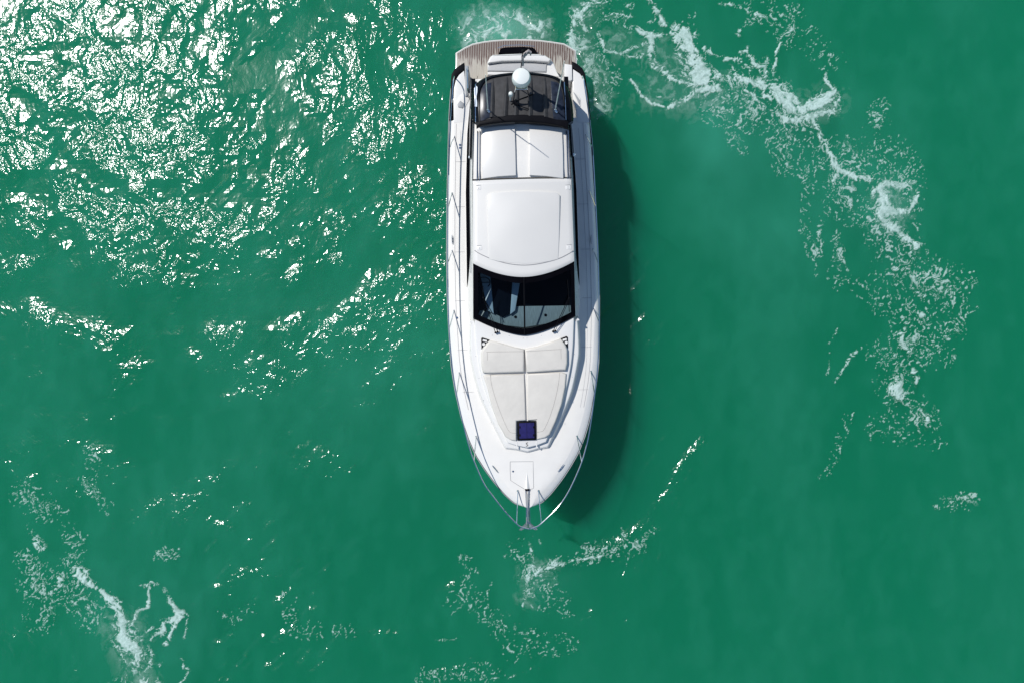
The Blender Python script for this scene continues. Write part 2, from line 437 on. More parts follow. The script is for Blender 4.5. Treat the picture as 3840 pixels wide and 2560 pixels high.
# lower roof under the sliding panels
bm = bmesh.new()
roof_grid(bm, 7.0, lambda x: L2(1944, 664, 2.97)[1], rhw, -.055, 24, 12, th=.08)
part('roof_well', bm, 'deck', roof)
# two raised aft roof panels either side of the central channel
def rp(name, px, z, mat, z0=2.85, bev=.02, crown=0, parent=None, sm=35, dz=0, k=0):
    pts = [L2(a, b, z) for a, b in px]
    b = bmesh.new(); prism(b, pts, z0, (lambda x, y: zroof(x, y) + dz), bev, steps=3); return part(name, b, mat, parent, smooth=sm)
for px in ([(1809, 669), (1870, 662), (1935, 659), (1933, 560), (1930, 470), (1870, 473), (1808, 480), (1808, 570)],
           [(1986, 658), (2050, 661), (2113, 668), (2112, 570), (2108, 478), (2050, 472), (1985, 470), (1986, 560)]):
    rp('roof_panel', px, 2.98, 'roof', 2.84, .011, parent=roof, dz=.012)
# side channel rails either side
bm = bmesh.new()
for a0, a1 in ((1786, 1784), (1797, 1795)):
    pass
for (xa, ya), (xb, yb_) in ((((1790, 490)), (1788, 678)), ((1799, 490), (1798, 678)), ((2124, 488), (2130, 672)), ((2131, 488), (2138, 672))):
    A, B = L2(xa, ya, 2.93), L2(xb, yb_, 2.93)
    bm = bmesh.new(); ribbon(bm, [(A[0] + (B[0] - A[0]) * t, A[1] + (B[1] - A[1]) * t, zroof(A[0], A[1]) - .045) for t in (0, .5, 1)], .014, .03); part('slide_rail', bm, 'steel', roof)
# raised central sunroof moulding
bm = bmesh.new()
c = [(1824, 733), (1836, 722), (1900, 717), (1965, 715), (2030, 716), (2090, 720), (2103, 731), (2103, 800), (2101, 900), (2098, 975), (2060, 985), (2010, 992), (1967, 994), (1920, 991), (1870, 985), (1830, 974), (1828, 900), (1825, 800)]
pts = [L2(a, b, 3.0) for a, b in c]
prism(bm, pts, 2.85, lambda x, y: zroof(x, y) + .055 * min(1, max(0, (y - 2.0) / 2.0)) + .006, .028, taper=.02, steps=4)
part('sunroof', bm, 'roof', roof)
# front seam of the hardtop
bm = bmesh.new()
P = [L2(a, b, 2.97) for a, b in ((1779, 938), (1800, 952), (1850, 974), (1910, 990), (1967, 995), (2025, 989), (2090, 972), (2130, 953), (2151, 939))]
P = [tuple(p[:2]) for p in spline([(x, y, 0) for x, y in P], 4)]
ribbon(bm, [(x, y, zroof(x, y) + .003) for x, y in P], .018, .003)
part('roof_seam', bm, 'seam', roof)
# four lashing recesses in the corners
for px, py in ((1794, 704), (2130, 702), (1798, 930), (2134, 927)):
    b = bmesh.new(); x, y = L2(px, py, 2.97)
    prism(b, [(x - .065, y - .06), (x + .065, y - .05), (x + .065, y + .06), (x - .065, y + .045)], 2.85, lambda a, bb: zroof(a, bb) + .006, .004)
    o = part('lashing_point', b, 'gel', roof)
    b = bmesh.new()
    for k in (-.02, .02): lathe(b, [(.009, 0), (.009, .01), (.006, .012)], (x, y + k, zroof(x, y) + .004), 10)
    ribbon(b, [(x - .065, y + .06, zroof(x, y) + .004), (x, y + .066, zroof(x, y) + .004), (x + .065, y + .068, zroof(x, y) + .004)], .012, .004)
    part('bolt', b, 'grey', o)

# ---- windscreen
def wtop(x): return (x, yfront(x, -.0) - .0, 2.845 + .05 * (1 - (x / 1.35) ** 2))
def wbot(x): return (x, .20 + .50 * (abs(x) / 1.42) ** 1.55, 2.095 + .02 * (1 - (x / 1.42) ** 2))
def wpt(u, f, off=0):
    a = Vector(wtop(u * 1.335)); b = Vector(wbot(u * 1.415))
    p = a.lerp(b, f); bow = .05 * math.sin(math.pi * f)
    return p + Vector((0, -.45, 1)).normalized() * (off + bow)
screen = None
def wpatch(bm, u0, u1, f0, f1, off, th=.008, nu=20, nf=8, mi=0):
    t = [[wpt(u0 + (u1 - u0) * i / nu, (f0(u0 + (u1 - u0) * i / nu) if callable(f0) else f0) + ((f1 - (f0(u0 + (u1 - u0) * i / nu) if callable(f0) else f0))) * j / nf, off) for i in range(nu + 1)] for j in range(nf + 1)]
    rows = [ring(bm, r) for r in t]
    for j in range(nf): bridge(bm, rows[j], rows[j + 1], mi, False)
    outer = rows[0] + [rows[j][-1] for j in range(1, nf + 1)] + list(reversed(rows[nf][:-1])) + [rows[j][0] for j in range(nf - 1, 0, -1)]
    low = ring(bm, [v.co - Vector((0, 0, th)) for v in outer]); bridge(bm, outer, low, mi)
bm = bmesh.new()
for u0, u1, f0, f1 in ((-1, 1, -.01, .10), (-1, 1, .895, 1.01), (-1, -.905, .10, .895), (.93, 1, .10, .895)):
    wpatch(bm, u0, u1, f0, f1, 0, .03)
screen = part('windscreen', bm, 'winblack')
for u0, u1 in ((-.905, -.014), (.014, .93)):
    bm = bmesh.new(); wpatch(bm, u0, u1, .10, .895, -.004, .0); part('pane', bm, 'glass', screen)
bm = bmesh.new(); tube(bm, [wpt(0, f, .004) for f in np.linspace(.0, 1.0, 10)], .022, 8); part('mullion', bm, 'rubber', screen)
bm = bmesh.new(); tube(bm, [wpt(u, 1.015, .0) for u in np.linspace(-1, 1, 40)], .012, 6); part('lower_seal', bm, 'rubber', screen)
# wipers
def wiper(pts_px, piv, tip):
    pass
def onscreen(px, py, off):
    z = 2.5
    for _ in range(6):
        x, y = L2(px, py, z); u = max(-1, min(1, x / 1.38))
        a = Vector(wtop(u * 1.335)); b = Vector(wbot(u * 1.415)); f = (a.y - y) / max(1e-3, (a.y - b.y)); f = max(-.05, min(1.1, f))
        z = wpt(u, f, off).z
    x, y = L2(px, py, z); return (x, y, z)
for base, piv, tipa, tipb in (((1858, 1247), (1812, 1117), (1811, 1075), (1848, 1178)), ((2074, 1243), (2133, 1118), (2128, 1050), (2135, 1170))):
    b = bmesh.new()
    B = (*L2(base[0], base[1], 2.12), 2.15)
    B2 = (*L2(base[0] + 8, base[1] - 2, 2.12), 2.15)
    tube(b, [B, onscreen(*piv, .07)], .010, 6); tube(b, [B2, onscreen(piv[0] + 4, piv[1] + 2, .07)], .008, 6)
    lathe(b, [(.03, 0), (.03, .03), (.02, .05)], (B[0], B[1], 2.10), 12); lathe(b, [(.03, 0), (.03, .03), (.02, .05)], (B2[0], B2[1], 2.10), 12)
    wp = part('wiper', b, 'rubber', screen)
    b = bmesh.new(); pa, pb = onscreen(*tipa, .045), onscreen(*piv, .05); pc = onscreen(*tipb, .04)
    tube(b, [pa, pb, pc], .011, 6); lathe(b, [(.022, 0), (.022, .03)], pb, 10); part('wiper_blade', b, 'rubber', wp)
# helm interior pieces
bm = bmesh.new()
P = [L2(*p, 1.85) for p in ((1788, 1190), (1800, 1165), (1850, 1158), (1930, 1149), (2140, 1146), (2142, 1175), (2060, 1212), (1965, 1228), (1870, 1218))]
prism(bm, P, 1.75, 1.84, .015); dashb = part('dashboard', bm, 'dash', cabin)
for a, b_ in ((1819, 1164), (1933, 1189), (2046, 1182)):
    b = bmesh.new(); x, y = L2(a, b_, 1.86); lathe(b, [(.04, 0), (.04, .012), (.02, .006)], (x, y, 1.845), 16); part('air_vent', b, 'rubber', dashb)
bm = bmesh.new()
P = [L2(*p, 1.95) for p in ((1835, 1040), (1845, 1170), (1884, 1190), (1914, 1177), (1932, 1050))]
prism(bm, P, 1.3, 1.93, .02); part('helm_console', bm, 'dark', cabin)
for P in ([(1800, 1025), (1838, 1030), (1852, 1178), (1828, 1165)], [(1922, 1045), (1952, 1045), (1932, 1165), (1913, 1180)]):
    bm = bmesh.new(); P = [L2(*p, 1.97) for p in P]; prism(bm, P, 1.5, 1.97, .02); part('helm_side_panel', bm, 'pale', cabin)
# steering wheel and helm seat
bm = bmesh.new(); cx_, cy__ = L2(1815, 1060, 2.0)
tube(bm, [(cx_ + .17 * math.cos(a), cy__ + .17 * math.sin(a) * .8, 2.03 + .09 * math.sin(a)) for a in np.linspace(0, 2 * math.pi, 25)], .014, 8)
tube(bm, [(cx_ - .16, cy__, 2.03), (cx_ + .16, cy__, 2.03)], .01, 6); part('steering_wheel', bm, 'rubber', cabin)

for px, py in ((1846, 1257), (1909, 1259), (2030, 1258), (1962, 1268), (1976, 1268), (1783, 1335), (1795, 1418), (1812, 1502), (1841, 1586), (2156, 1328), (2148, 1413), (2135, 1498), (2107, 1582)):
    b = bmesh.new(); x, y = L2(px, py, 2.03); zz = zt2(x, y) if abs(x) < 1.3 and py < 1300 else zt1(x, y); lathe(b, [(.010, -.01), (.010, .004), (.006, .006)], (x, y, zz), 8); part('deck_screw', b, 'grey', trunk)
# ---- sun pads
pads = None
def cushion(name, px, z, h, parent, seam=None, bev=.05):
    pts = [L2(a, b, z) for a, b in px]
    b = bmesh.new(); prism(b, pts, 1.85, lambda x, y: zt2(x, y) + h, bev, steps=5)
    o = part(name, b, 'cream', parent, smooth=60)
    if seam:
        b = bmesh.new(); q = [L2(a, bb, z) for a, bb in seam]; q = [tuple(p[:2]) for p in spline([(x, y, 0) for x, y in q], 3)]
        ribbon(b, [(x, y, zt2(x, y) + h + .001) for x, y in q], .007, .003); part('piping', b, 'seam2', o)
    return o
M['seam2'] = pmat('piping_vinyl', (.30, .28, .26), .6)
pads = cushion('sun_pad', [(1824, 1405), (1966, 1400), (1973, 1576), (1937, 1579), (1937, 1654), (1917, 1651), (1897, 1640), (1868, 1590), (1843, 1520), (1826, 1450), (1812, 1408)], 2.05, .07, None,
               [(1839, 1402), (1843, 1440), (1860, 1500), (1882, 1560), (1902, 1605), (1915, 1621), (1936, 1624)])
pads2 = cushion('sun_pad', [(1974, 1400), (2104, 1394), (2124, 1400), (2121, 1450), (2108, 1515), (2085, 1580), (2062, 1630), (2045, 1642), (2014, 1648), (2014, 1573), (1979, 1576)], 2.05, .07, None,
               [(2099, 1396), (2094, 1440), (2080, 1505), (2061, 1565), (2043, 1605), (2034, 1616), (2015, 1620)])
hl = cushion('headrest_cushion', [(1836, 1275), (1880, 1286), (1930, 1301), (1965, 1308), (1966, 1395), (1900, 1397), (1838, 1399), (1811, 1397), (1805, 1370), (1803, 1322), (1812, 1305)], 2.12, .13, None,
               [(1828, 1350), (1827, 1322), (1829, 1319), (1880, 1318), (1962, 1317)], .06)
hr = cushion('headrest_cushion', [(2103, 1269), (2060, 1284), (2010, 1300), (1968, 1308), (1974, 1395), (2040, 1392), (2098, 1388), (2123, 1388), (2129, 1360), (2128, 1310), (2122, 1295)], 2.12, .13, None,
               [(2104, 1345), (2103, 1312), (2101, 1309), (2050, 1312), (1972, 1317)], .06)
hl.name = 'headrest_cushion'
# cup-holder corners
for sx, px in ((-1, [(1804, 1268), (1809, 1265), (1836, 1274), (1818, 1290), (1805, 1309)]), (1, [(2130, 1264), (2125, 1260), (2099, 1270), (2118, 1287), (2131, 1306)])):
    b = bmesh.new(); pts = [L2(a, c_, 2.1) for a, c_ in px]
    prism(b, pts, 1.9, lambda x, y: zt2(x, y) + .025, .012, steps=2); o = part('cup_holder_tray', b, 'rubber', trunk)
    cx0, cy0 = L2(1813 if sx < 0 else 2124, 1290 if sx < 0 else 1284, 2.1); zz = zt2(cx0, cy0) + .027
    b = bmesh.new(); lathe(b, [(.042, 0), (.042, .006), (.032, .006), (.032, .002)], (cx0, cy0, zz), 20)
    a0, b0 = L2(1818 if sx < 0 else 2118, 1277 if sx < 0 else 1273, 2.1)
    box(b, (a0, b0, zz + .003), (.12, .055, .008), -.25 * -sx, bev=.003); part('cup_insert', b, 'gel', o)
# deck hatch
b = bmesh.new(); P = [L2(*p, 1.97) for p in ((1939, 1578), (2010, 1576), (2011, 1648), (1940, 1650))]
prism(b, P, 1.85, 1.985, .015); hatch = part('deck_hatch', b, 'rubber', trunk)
b = bmesh.new(); P = [L2(*p, 1.98) for p in ((1947, 1585), (2003, 1583), (2004, 1641), (1948, 1643))]
prism(b, P, 1.96, 1.995, .008); part('hatch_glass', b, 'hatchglass', hatch)
b = bmesh.new()
for x_ in (1950, 2001):
    for y_ in (1600, 1630): x, y = L2(x_, y_, 1.98); box(b, (x, y, 1.998), (.03, .06, .012))
x0, y0 = L2(1975, 1586, 1.98); ribbon(b, [(x0, y0, 1.996), (x0, y0 - .2, 1.996), (x0, y0 - .4, 1.996)], .006, .003)
part('hatch_latch', b, 'rubber', hatch)

# ---- bow: locker hatch, cleats, anchor, pulpit
b = bmesh.new()
P = [LD(*p) for p in ((1913, 1729), (1999, 1728), (2000, 1780), (2001, 1828), (1986, 1833), (1968, 1832), (1940, 1815), (1915, 1799), (1913, 1760), (1913, 1729))]
ribbon(b, [(x, y, zdeck(x, y) + .001) for x, y in P], .011, .003); lock = part('anchor_locker', b, 'seam', deck)
b = bmesh.new(); x, y = LD(1924, 1765); lathe(b, [(.026, 0), (.026, .01), (.012, .012)], (x, y, zdeck(x, y)), 16); part('locker_latch', b, 'steel', lock)
b = bmesh.new()  # raised nose moulding leading to the roller
A = LD(1976, 1770); B1, B2, Bc = LD(1966, 1834), LD(1989, 1832), LD(1977, 1836)
loft(b, [[(A[0] - .005, A[1], zdeck(*A)), (A[0], A[1], zdeck(*A) + .004), (A[0] + .005, A[1], zdeck(*A))], [(B1[0], B1[1], zdeck(*B1) - .01), (Bc[0], Bc[1], zdeck(*Bc) + .07), (B2[0], B2[1], zdeck(*B2) - .01)]], caps=True)
part('nose_moulding', b, 'gel', deck)
def cleat(px, py, ang, L_=.27):
    x, y = LD(px, py); z = zs(y); b = bmesh.new(); d = Vector((math.cos(ang), math.sin(ang), 0))
    c = Vector((x, y, z))
    tube(b, [c - d * L_ / 2 + Vector((0, 0, .045)), c - d * .06 + Vector((0, 0, .055)), c + d * .06 + Vector((0, 0, .055)), c + d * L_ / 2 + Vector((0, 0, .045))], [.006, .013, .013, .006], 8)
    for s in (-1, 1): tube(b, [c + d * s * .04 - Vector((0, 0, .02)), c + d * s * .04 + Vector((0, 0, .055))], .012, 8)
    box(b, (x, y, z - .004), (.12, .04, .01), ang)
    return part('cleat', b, 'steel', deck)
cleat(1857, 1756, -math.pi / 2 + .66); cleat(2102, 1752, -math.pi / 2 - .66)
cleat(1696, 900, math.pi / 2 + .02); cleat(2216, 900, math.pi / 2 - .02)
# anchor roller
zb = zs(YB)
b = bmesh.new(); A = L2(1977, 1833, zb + .03); Bq = L2(1981, 1965, zb)
for s in (-1, 1):
    off = .043 * s
    tube(b, [(A[0] + off, A[1], zb + .03), (A[0] + off + .01, (A[1] + Bq[1]) / 2, zb + .02), (Bq[0] + off * 1.2, Bq[1], zb - .06)], .014, 8)
box(b, ((A[0] + Bq[0]) / 2 - .003, (A[1] + Bq[1]) / 2, zb - .02), (.075, A[1] - Bq[1], .02), -.02)
lathe(b, [(.035, -.04), (.022, 0), (.035, .04)], (Bq[0], Bq[1] + .03, zb - .03), 14, axis=(1, 0, 0))
roller = part('anchor_roller', b, 'steel')
b = bmesh.new(); box(b, (A[0], A[1] - .01, zb + .045), (.12, .05, .06), 0); part('chain_stopper', b, 'rubber', roller)
b = bmesh.new()
sh0 = L3(1979, 1850, zb + .09); sh1 = L3(1980, 1960, zb + .02); sh2 = L3(1981, 1978, zb - .28)
tube(b, [sh0, L3(1979, 1900, zb + .09), sh1, sh2], [.014, .018, .022, .03], 8)
for k in range(6):
    c0 = L3(1980, 1842 + k * 6, zb + .08); tube(b, [(c0[0] + .012 * math.cos(t), c0[1] + .02 * math.sin(t), c0[2] + (.008 if k % 2 else 0)) for t in np.linspace(0, 2 * math.pi, 9)], .005, 5)
anchor = part('anchor', b, 'anch')
b = bmesh.new()
for s in (-1, 1):  # flukes, a folded plough
    q = [Vector(sh2) + Vector(v_) for v_ in ((0, .22, -.10), (s * .10, .10, -.04), (s * .27, -.04, .03), (s * .20, -.07, -.02), (s * .06, -.02, -.12), (0, -.02, -.16))]
    top = ring(b, q); bot = ring(b, [p - Vector((0, 0, .02)) for p in q]); bridge(b, top, bot)
    f = b.faces.new(top); g = b.faces.new(list(reversed(bot))); bmesh.ops.triangulate(b, faces=[f, g])
part('fluke', b, 'anch', anchor)
# pulpit and guard rails
def hr(y): return .50 + .12 * max(0, min(1, (2 - y) / 6))
def rail_pt(px, py):
    z = 2.1
    for _ in range(5): x, y = L2(px, py, z); z = zs(y) + hr(y)
    return (x, y, z)
# starboard side as traced; port mirrored with the traced bow
rstar = [(2190, 308), (2219, 520), (2233, 745), (2242, 950), (2247, 1180), (2244, 1330), (2233, 1455), (2212, 1608), (2195, 1687), (2173, 1754), (2131, 1844), (2089, 1903), (2030, 1961), (2010, 1974)]
rport = [(1700, 308), (1687, 520), (1681, 745), (1679, 950), (1682, 1180), (1692, 1330), (1708, 1455), (1742, 1608), (1761, 1680), (1777, 1726), (1814, 1810), (1850, 1861), (1892, 1914), (1937, 1962), (1957, 1975), (1985, 1981)]
rl = [rail_pt(*p) for p in rport] + [rail_pt(*p) for p in reversed(rstar)]
rl = [Vector(p) for p in rl]
e0 = LD(1706, 292); e1 = LD(2182, 290)
rl = [Vector((e0[0], e0[1], zs(e0[1])))] + rl + [Vector((e1[0], e1[1], zs(e1[1])))]
path = spline(rl, 6)
b = bmesh.new(); tube(b, path, .0165, 8); rail = part('guard_rail', b, 'steel')
def nearest_rail(px, py):
    p = min(path, key=lambda q: (Vector(q[:2]) - Vector(rail_pt(px, py)[:2])).length); return Vector(p)
st = [((1704, 513), (1685, 560)), ((1696, 725), (1681, 776)), ((1696, 941), (1679, 995)), ((1703, 1165), (1684, 1225)), ((1723, 1397), (1717, 1471)), ((1786, 1635), (1779, 1728)), ((1942, 1838), (1938, 1962)),
      ((2197, 507), (2223, 550)), ((2211, 717), (2233, 765)), ((2223, 934), (2243, 985)), ((2226, 1158), (2245, 1215)), ((2216, 1391), (2231, 1470)), ((2163, 1634), (2183, 1727)), ((2019, 1838), (2030, 1961))]
for bs, hd in st:
    x, y = LD(*bs); h = nearest_rail(*hd); z = zdeck(x, y) if abs(x) < HW(y) - .25 else zs(y) - .02
    b = bmesh.new(); tube(b, [(x, y, z - .02), (x, y, z + .03), tuple(h)], .0135, 8); lathe(b, [(.032, -.01), (.032, .012), (.018, .03)], (x, y, z), 14)
    part('stanchion', b, 'steel', rail)
# filler caps on port side deck
for px, py in ((1725, 545), (1725, 556), (1714, 1192)):
    b = bmesh.new(); x, y = LD(px, py); lathe(b, [(.032, -.005), (.032, .008), (.026, .011), (.01, .009)], (x, y, zdeck(x, y)), 18); part('filler_cap', b, 'steel', deck)

# ---- navigation lights on cabin sides
for px, py in ((1763, 590), (2152, 581)):
    b = bmesh.new(); x, y = L2(px, py, 2.6); lathe(b, [(.0, -.01), (.04, 0), (.045, .04), (.02, .065)], (x, y, 2.56), 16)
    s = -1 if x < 0 else 1; box(b, (x - s * .06, y, 2.585), (.12, .05, .04)); part('navigation_light', b, 'light', cabin)

# ---- rear hardtop: black frame, smoked side panels, ribbed grey canopy
ZC = 3.22
fr_out = [(1768, 440), (1764, 392), (1770, 340), (1784, 306), (1806, 286), (1840, 273), (1912, 264), (1980, 262), (2050, 268), (2090, 278), (2115, 294), (2133, 322), (2147, 365), (2153, 420), (2153, 445)]
fo = [L2(a, b_, ZC) for a, b_ in fr_out]; fo = [tuple(p[:2]) for p in spline([(x, y, 0) for x, y in fo], 4)]
def zc(x, y):
    return ZC + .03 - .10 * (x / 1.25) ** 2 - .10 * max(0, (y - 6.2) / .8) ** 2
fi_px = [(1799, 470), (1796, 400), (1797, 345), (1806, 318), (1822, 298), (1850, 286), (1912, 277), (1980, 275), (2045, 281), (2082, 292), (2102, 310), (2113, 345), (2118, 400), (2122, 470)]
# frame as a swept bow of solid section
b = bmesh.new(); n = len(fo); fin = []
from mathutils import geometry
fi = [L2(a, b_, ZC) for a, b_ in fi_px]; fi = [tuple(p[:2]) for p in spline([(x, y, 0) for x, y in fi], 4)]
def resample(P, m):
    P = [Vector(p) for p in P]; d = [0]
    for i in range(1, len(P)): d.append(d[-1] + (P[i] - P[i - 1]).length)
    return [(interp(t, d, [p.x for p in P]), interp(t, d, [p.y for p in P])) for t in np.linspace(0, d[-1], m)]
FO, FI = resample(fo, 60), resample(fi, 60)
secs = []
for (ox, oy), (ix, iy) in zip(FO, FI):
    zo = zc(ox, oy) - .10; zi = zc(ix, iy)
    secs.append([(ox, oy, zo - .22), (ox, oy, zo - .02), (ox * .97 + ix * .03, oy * .97 + iy * .03, zo + .02), (ox * .6 + ix * .4, oy * .6 + iy * .4, zi * .6 + zo * .4 + .03), (ix, iy, zi + .012), (ix, iy, zi - .12)])
loft(b, secs, close=True, caps=True)
targa = part('rear_hardtop', b, 'black')
# grey canopy sheet with fore-aft ribs
inner = FI + []
fl = L2(2122, 470, ZC); fl0 = L2(1799, 470, ZC)
front = [(fl[0] + (fl0[0] - fl[0]) * t, fl[1] + (fl0[1] - fl[1]) * t + .08 * math.sin(math.pi * t)) for t in np.linspace(.05, .95, 14)]
b = bmesh.new(); prism(b, [(x, y) for x, y in inner] + front, ZC - .12, lambda x, y: zc(x, y) - .03, .004); can = part('canopy', b, 'canopy', targa)
ribs = [((1846, 292), (1843, 440)), ((1899, 284), (1892, 438)), ((1939, 280), (1932, 436)), ((1990, 282), (1985, 438)), ((2041, 286), (2043, 440))]
for (xa, ya), (xb, yb_) in ribs:
    A = L2(xa, ya, ZC); B = L2(xb, yb_, ZC); b = bmesh.new(); secs = []
    for t in np.linspace(0, 1, 10):
        x = A[0] + (B[0] - A[0]) * t; y = A[1] + (B[1] - A[1]) * t; z = zc(x, y) - .032; h = .015 + .05 * t
        secs.append([(x - .02 - .03 * t, y, z), (x - .012, y, z + h), (x + .012, y, z + h), (x + .035 + .05 * t, y, z)])
    loft(b, secs, caps=True, close=True); part('canopy_rib', b, 'canopy', can)
# smoked glass side panels
for P in ([(1801, 455), (1799, 400), (1800, 350), (1809, 322), (1822, 310), (1842, 306), (1840, 380), (1836, 440)], [(2120, 450), (2117, 400), (2111, 350), (2103, 318), (2093, 305), (2066, 300), (2068, 380), (2076, 446)]):
    b = bmesh.new(); pts = [L2(a, c_, ZC) for a, c_ in P]; prism(b, pts, ZC - .12, lambda x, y: zc(x, y) - .018, .005); part('smoked_panel', b, 'smoke', targa)
# black front lip of the hardtop, stepped
lipf = [(1786, 478), (1800, 470), (1850, 463), (1912, 459), (1975, 459), (2040, 463), (2100, 471), (2133, 481)]
lipb = [(2133, 455), (2118, 449), (2085, 447), (2055, 440), (2040, 434), (1990, 434), (1960, 432), (1900, 434), (1885, 438), (1850, 438), (1838, 446), (1802, 452), (1786, 456)]
b = bmesh.new(); pts = [L2(a, c_, ZC) for a, c_ in lipf + lipb]; prism(b, pts, ZC - .16, lambda x, y: zc(x, y) + .02, .03, steps=3); part('front_lip', b, 'rubber', targa)
# arch legs sweeping down to the side decks
for s in (-1, 1):
    b = bmesh.new(); secs = []
    for t in np.linspace(0, 1, 14):
        y = 6.95 - 2.0 * t; xo = 1.27 + .10 * t + (.0 if s < 0 else 0.0); zt = 3.0 - .32 * t; w2 = .10 - .05 * t
        secs.append([(s * (xo - w2), y, zt), (s * (xo + .01), y, zt - .01), (s * (xo + .05), y, zt - .15 - .25 * (1 - t)), (s * (xo - w2), y, zt - .2)])
    loft(b, secs, close=True, caps=True); part('arch_leg', b, 'black', targa)
    b = bmesh.new(); tube(b, [(s * 1.16, 6.75, 3.13), (s * 1.175, 6.2, 3.16), (s * 1.18, 5.75, 3.16)], .014, 8); part('grab_rail', b, 'steel', targa)
b = bmesh.new(); pts = [L2(a, c_, 3.1) for a, c_ in ((1778, 334), (1786, 324), (1791, 330), (1790, 405), (1781, 404))]; prism(b, pts, 2.95, lambda x, y: zc(x, y) + .012, .006); part('side_pane_sky_reflection', b, 'light', targa)  # pale plate: sky reflected in the side glass, painted as colour
# radar
rx, ry = L2(1955, 292, 3.98)
b = bmesh.new(); lathe(b, [(.15, 0), (.225, .02), (.237, .06), (.235, .13), (.222, .20), (.20, .245), (.15, .262), (.02, .268)], (rx, ry, 3.83), 40)
radar = part('radar_dome', b, 'dome')
b = bmesh.new()
box(b, (rx - .0, ry - .12, 3.80), (.30, .24, .03))
for s in (-1, 1):
    tube(b, [(rx + s * .12, ry - .10, 3.84), (rx + s * .17, ry - .22, 3.55), (rx + s * .21, ry - .34, 3.22)], .016, 8)
    tube(b, [(rx + s * .10, ry + .10, 3.84), (rx + s * .16, ry + .12, 3.2)], .014, 8)
part('radar_leg', b, 'steel', radar)
b = bmesh.new()
tube(b, [(rx - .26, ry - .42, 3.27), (rx - .05, ry - .33, 3.36), (rx + .2, ry - .26, 3.40), (rx + .30, ry - .2, 3.36)], .02, 8)
tube(b, [(rx - .2, ry - .40, 3.26), (rx + .05, ry - .5, 3.28), (rx + .2, ry - .55, 3.26)], .014, 8)
part('radar_bracket', b, 'rubber', radar)
# small white horn / camera beside it
hx, hy_ = L2(1915, 350, 3.6)
b = bmesh.new(); lathe(b, [(.035, 0), (.055, .03), (.058, .12), (.045, .17), (.02, .185)], (hx, hy_, 3.42), 20); tube(b, [(hx - .01, hy_ - .05, 3.2), (hx, hy_ - .02, 3.44)], .018, 8)
part('anchor_light', b, 'dome', targa)
b = bmesh.new(); A = L3(1923, 378, 3.4); B = L3(1939, 392, 3.36); tube(b, [A, B], [.035, .04], 12); tube(b, [B, L3(1942, 395, 3.36)], [.04, .03], 12); part('loudhailer', b, 'rubber', targa)
# whip antennas
for (bx, by), h, tx in (((1830, 414), 2.35, .03), ((2082, 414), 3.1, .0)):
    x, y = L2(bx, by, 3.2); b = bmesh.new()
    tube(b, [(x, y, 3.22), (x + tx * .3, y, 3.22 + h * .35), (x + tx, y, 3.22 + h)], [.016, .013, .008], 8)
    ant = part('whip_antenna', b, 'dome')
    b = bmesh.new(); lathe(b, [(.045, 0), (.045, .02), (.028, .04), (.028, .10), (.018, .11)], (x, y, 3.15), 14); box(b, (x + .03, y - .035, 3.19), (.05, .07, .03), .6); part('antenna_base', b, 'steel', ant)
# staff with furled ensign above the radar
b = bmesh.new(); fx, fy = L2(1957, 247, 3.95)
tube(b, [(rx, ry + .22, 3.5), (rx + .0, ry + .25, 4.0), (rx + .02, ry + .27, 4.75), (rx + .03, ry + .275, 4.86)], [.014, .014, .012, .012], 8)
lathe(b, [(.01, 0), (.035, .01), (.04, .05), (.02, .08)], (rx + .028, ry + .275, 4.84), 12); staff = part('flagstaff', b, 'rubber')
b = bmesh.new(); pth = []
for i in range(26):
    t = i / 25; pth.append((rx + .03 + .012 * math.sin(i * 1.9) + .09 * max(0, t - .62) / .38, ry + .265 + .012 * math.cos(i * 2.3), 4.08 + .74 * t))
tube(b, pth, [.018 + .012 * abs(math.sin(i * 1.1)) + .012 * (i > 15) for i in range(26)], 8)
c = pth[-1]
tube(b, [c, (c[0] + .05, c[1] + .01, c[2] + .06), (c[0] + .10, c[1] - .01, c[2] + .03), (c[0] + .10, c[1] - .04, c[2] - .08)], [.03, .034, .026, .015], 8)
part('furled_flag', b, 'flag', staff)

# ---- stern: swim platform, transom seat, cockpit
ZP = .45
sp = [(1708, 255), (1708, 198), (1740, 178), (1771, 163), (1809, 155), (1847, 150), (1890, 147), (1934, 146), (1978, 147), (2021, 149), (2070, 155), (2116, 162), (2160, 189), (2164, 238), (2164, 262)]
spl = [L2(a, c_, ZP) for a, c_ in sp]
spl = spl + [(spl[-1][0], 7.0), (spl[0][0], 7.0)]
b = bmesh.new(); prism(b, spl, .2, ZP - .02, .02, steps=2); plat = part('swim_platform', b, 'gel')
tk = inset(spl, .035)
b = bmesh.new(); prism(b, tk, .42, ZP, .004); yy0 = L2(1944, 262, ZP)[1]
part('teak_planking', b, 'teak', plat, loc=(0, yy0, 0))
# pale caulk lines between the planks (one strip per plank joint, on the planking)
b = bmesh.new()
def edge_y(x):
    P = [(p[0], p[1]) for p in tk[1:-3]]; xs = [p[0] for p in P]; return interp(x, xs, [p[1] for p in P])
x = tk[0][0] + .05
while x < tk[-3][0] - .03:
    ye = edge_y(x) - .02
    ribbon(b, [(x, ye, ZP + .001), (x, (ye + 7.2) / 2, ZP + .001), (x, 7.05, ZP + .001)], .011, .003); x += .052
P = [(p[0], p[1]) for p in inset(tk, .02)[1:-3]]
ribbon(b, [(p[0], p[1], ZP + .002) for p in P], .02, .004)
part('caulk_lines', b, 'caulk', plat)
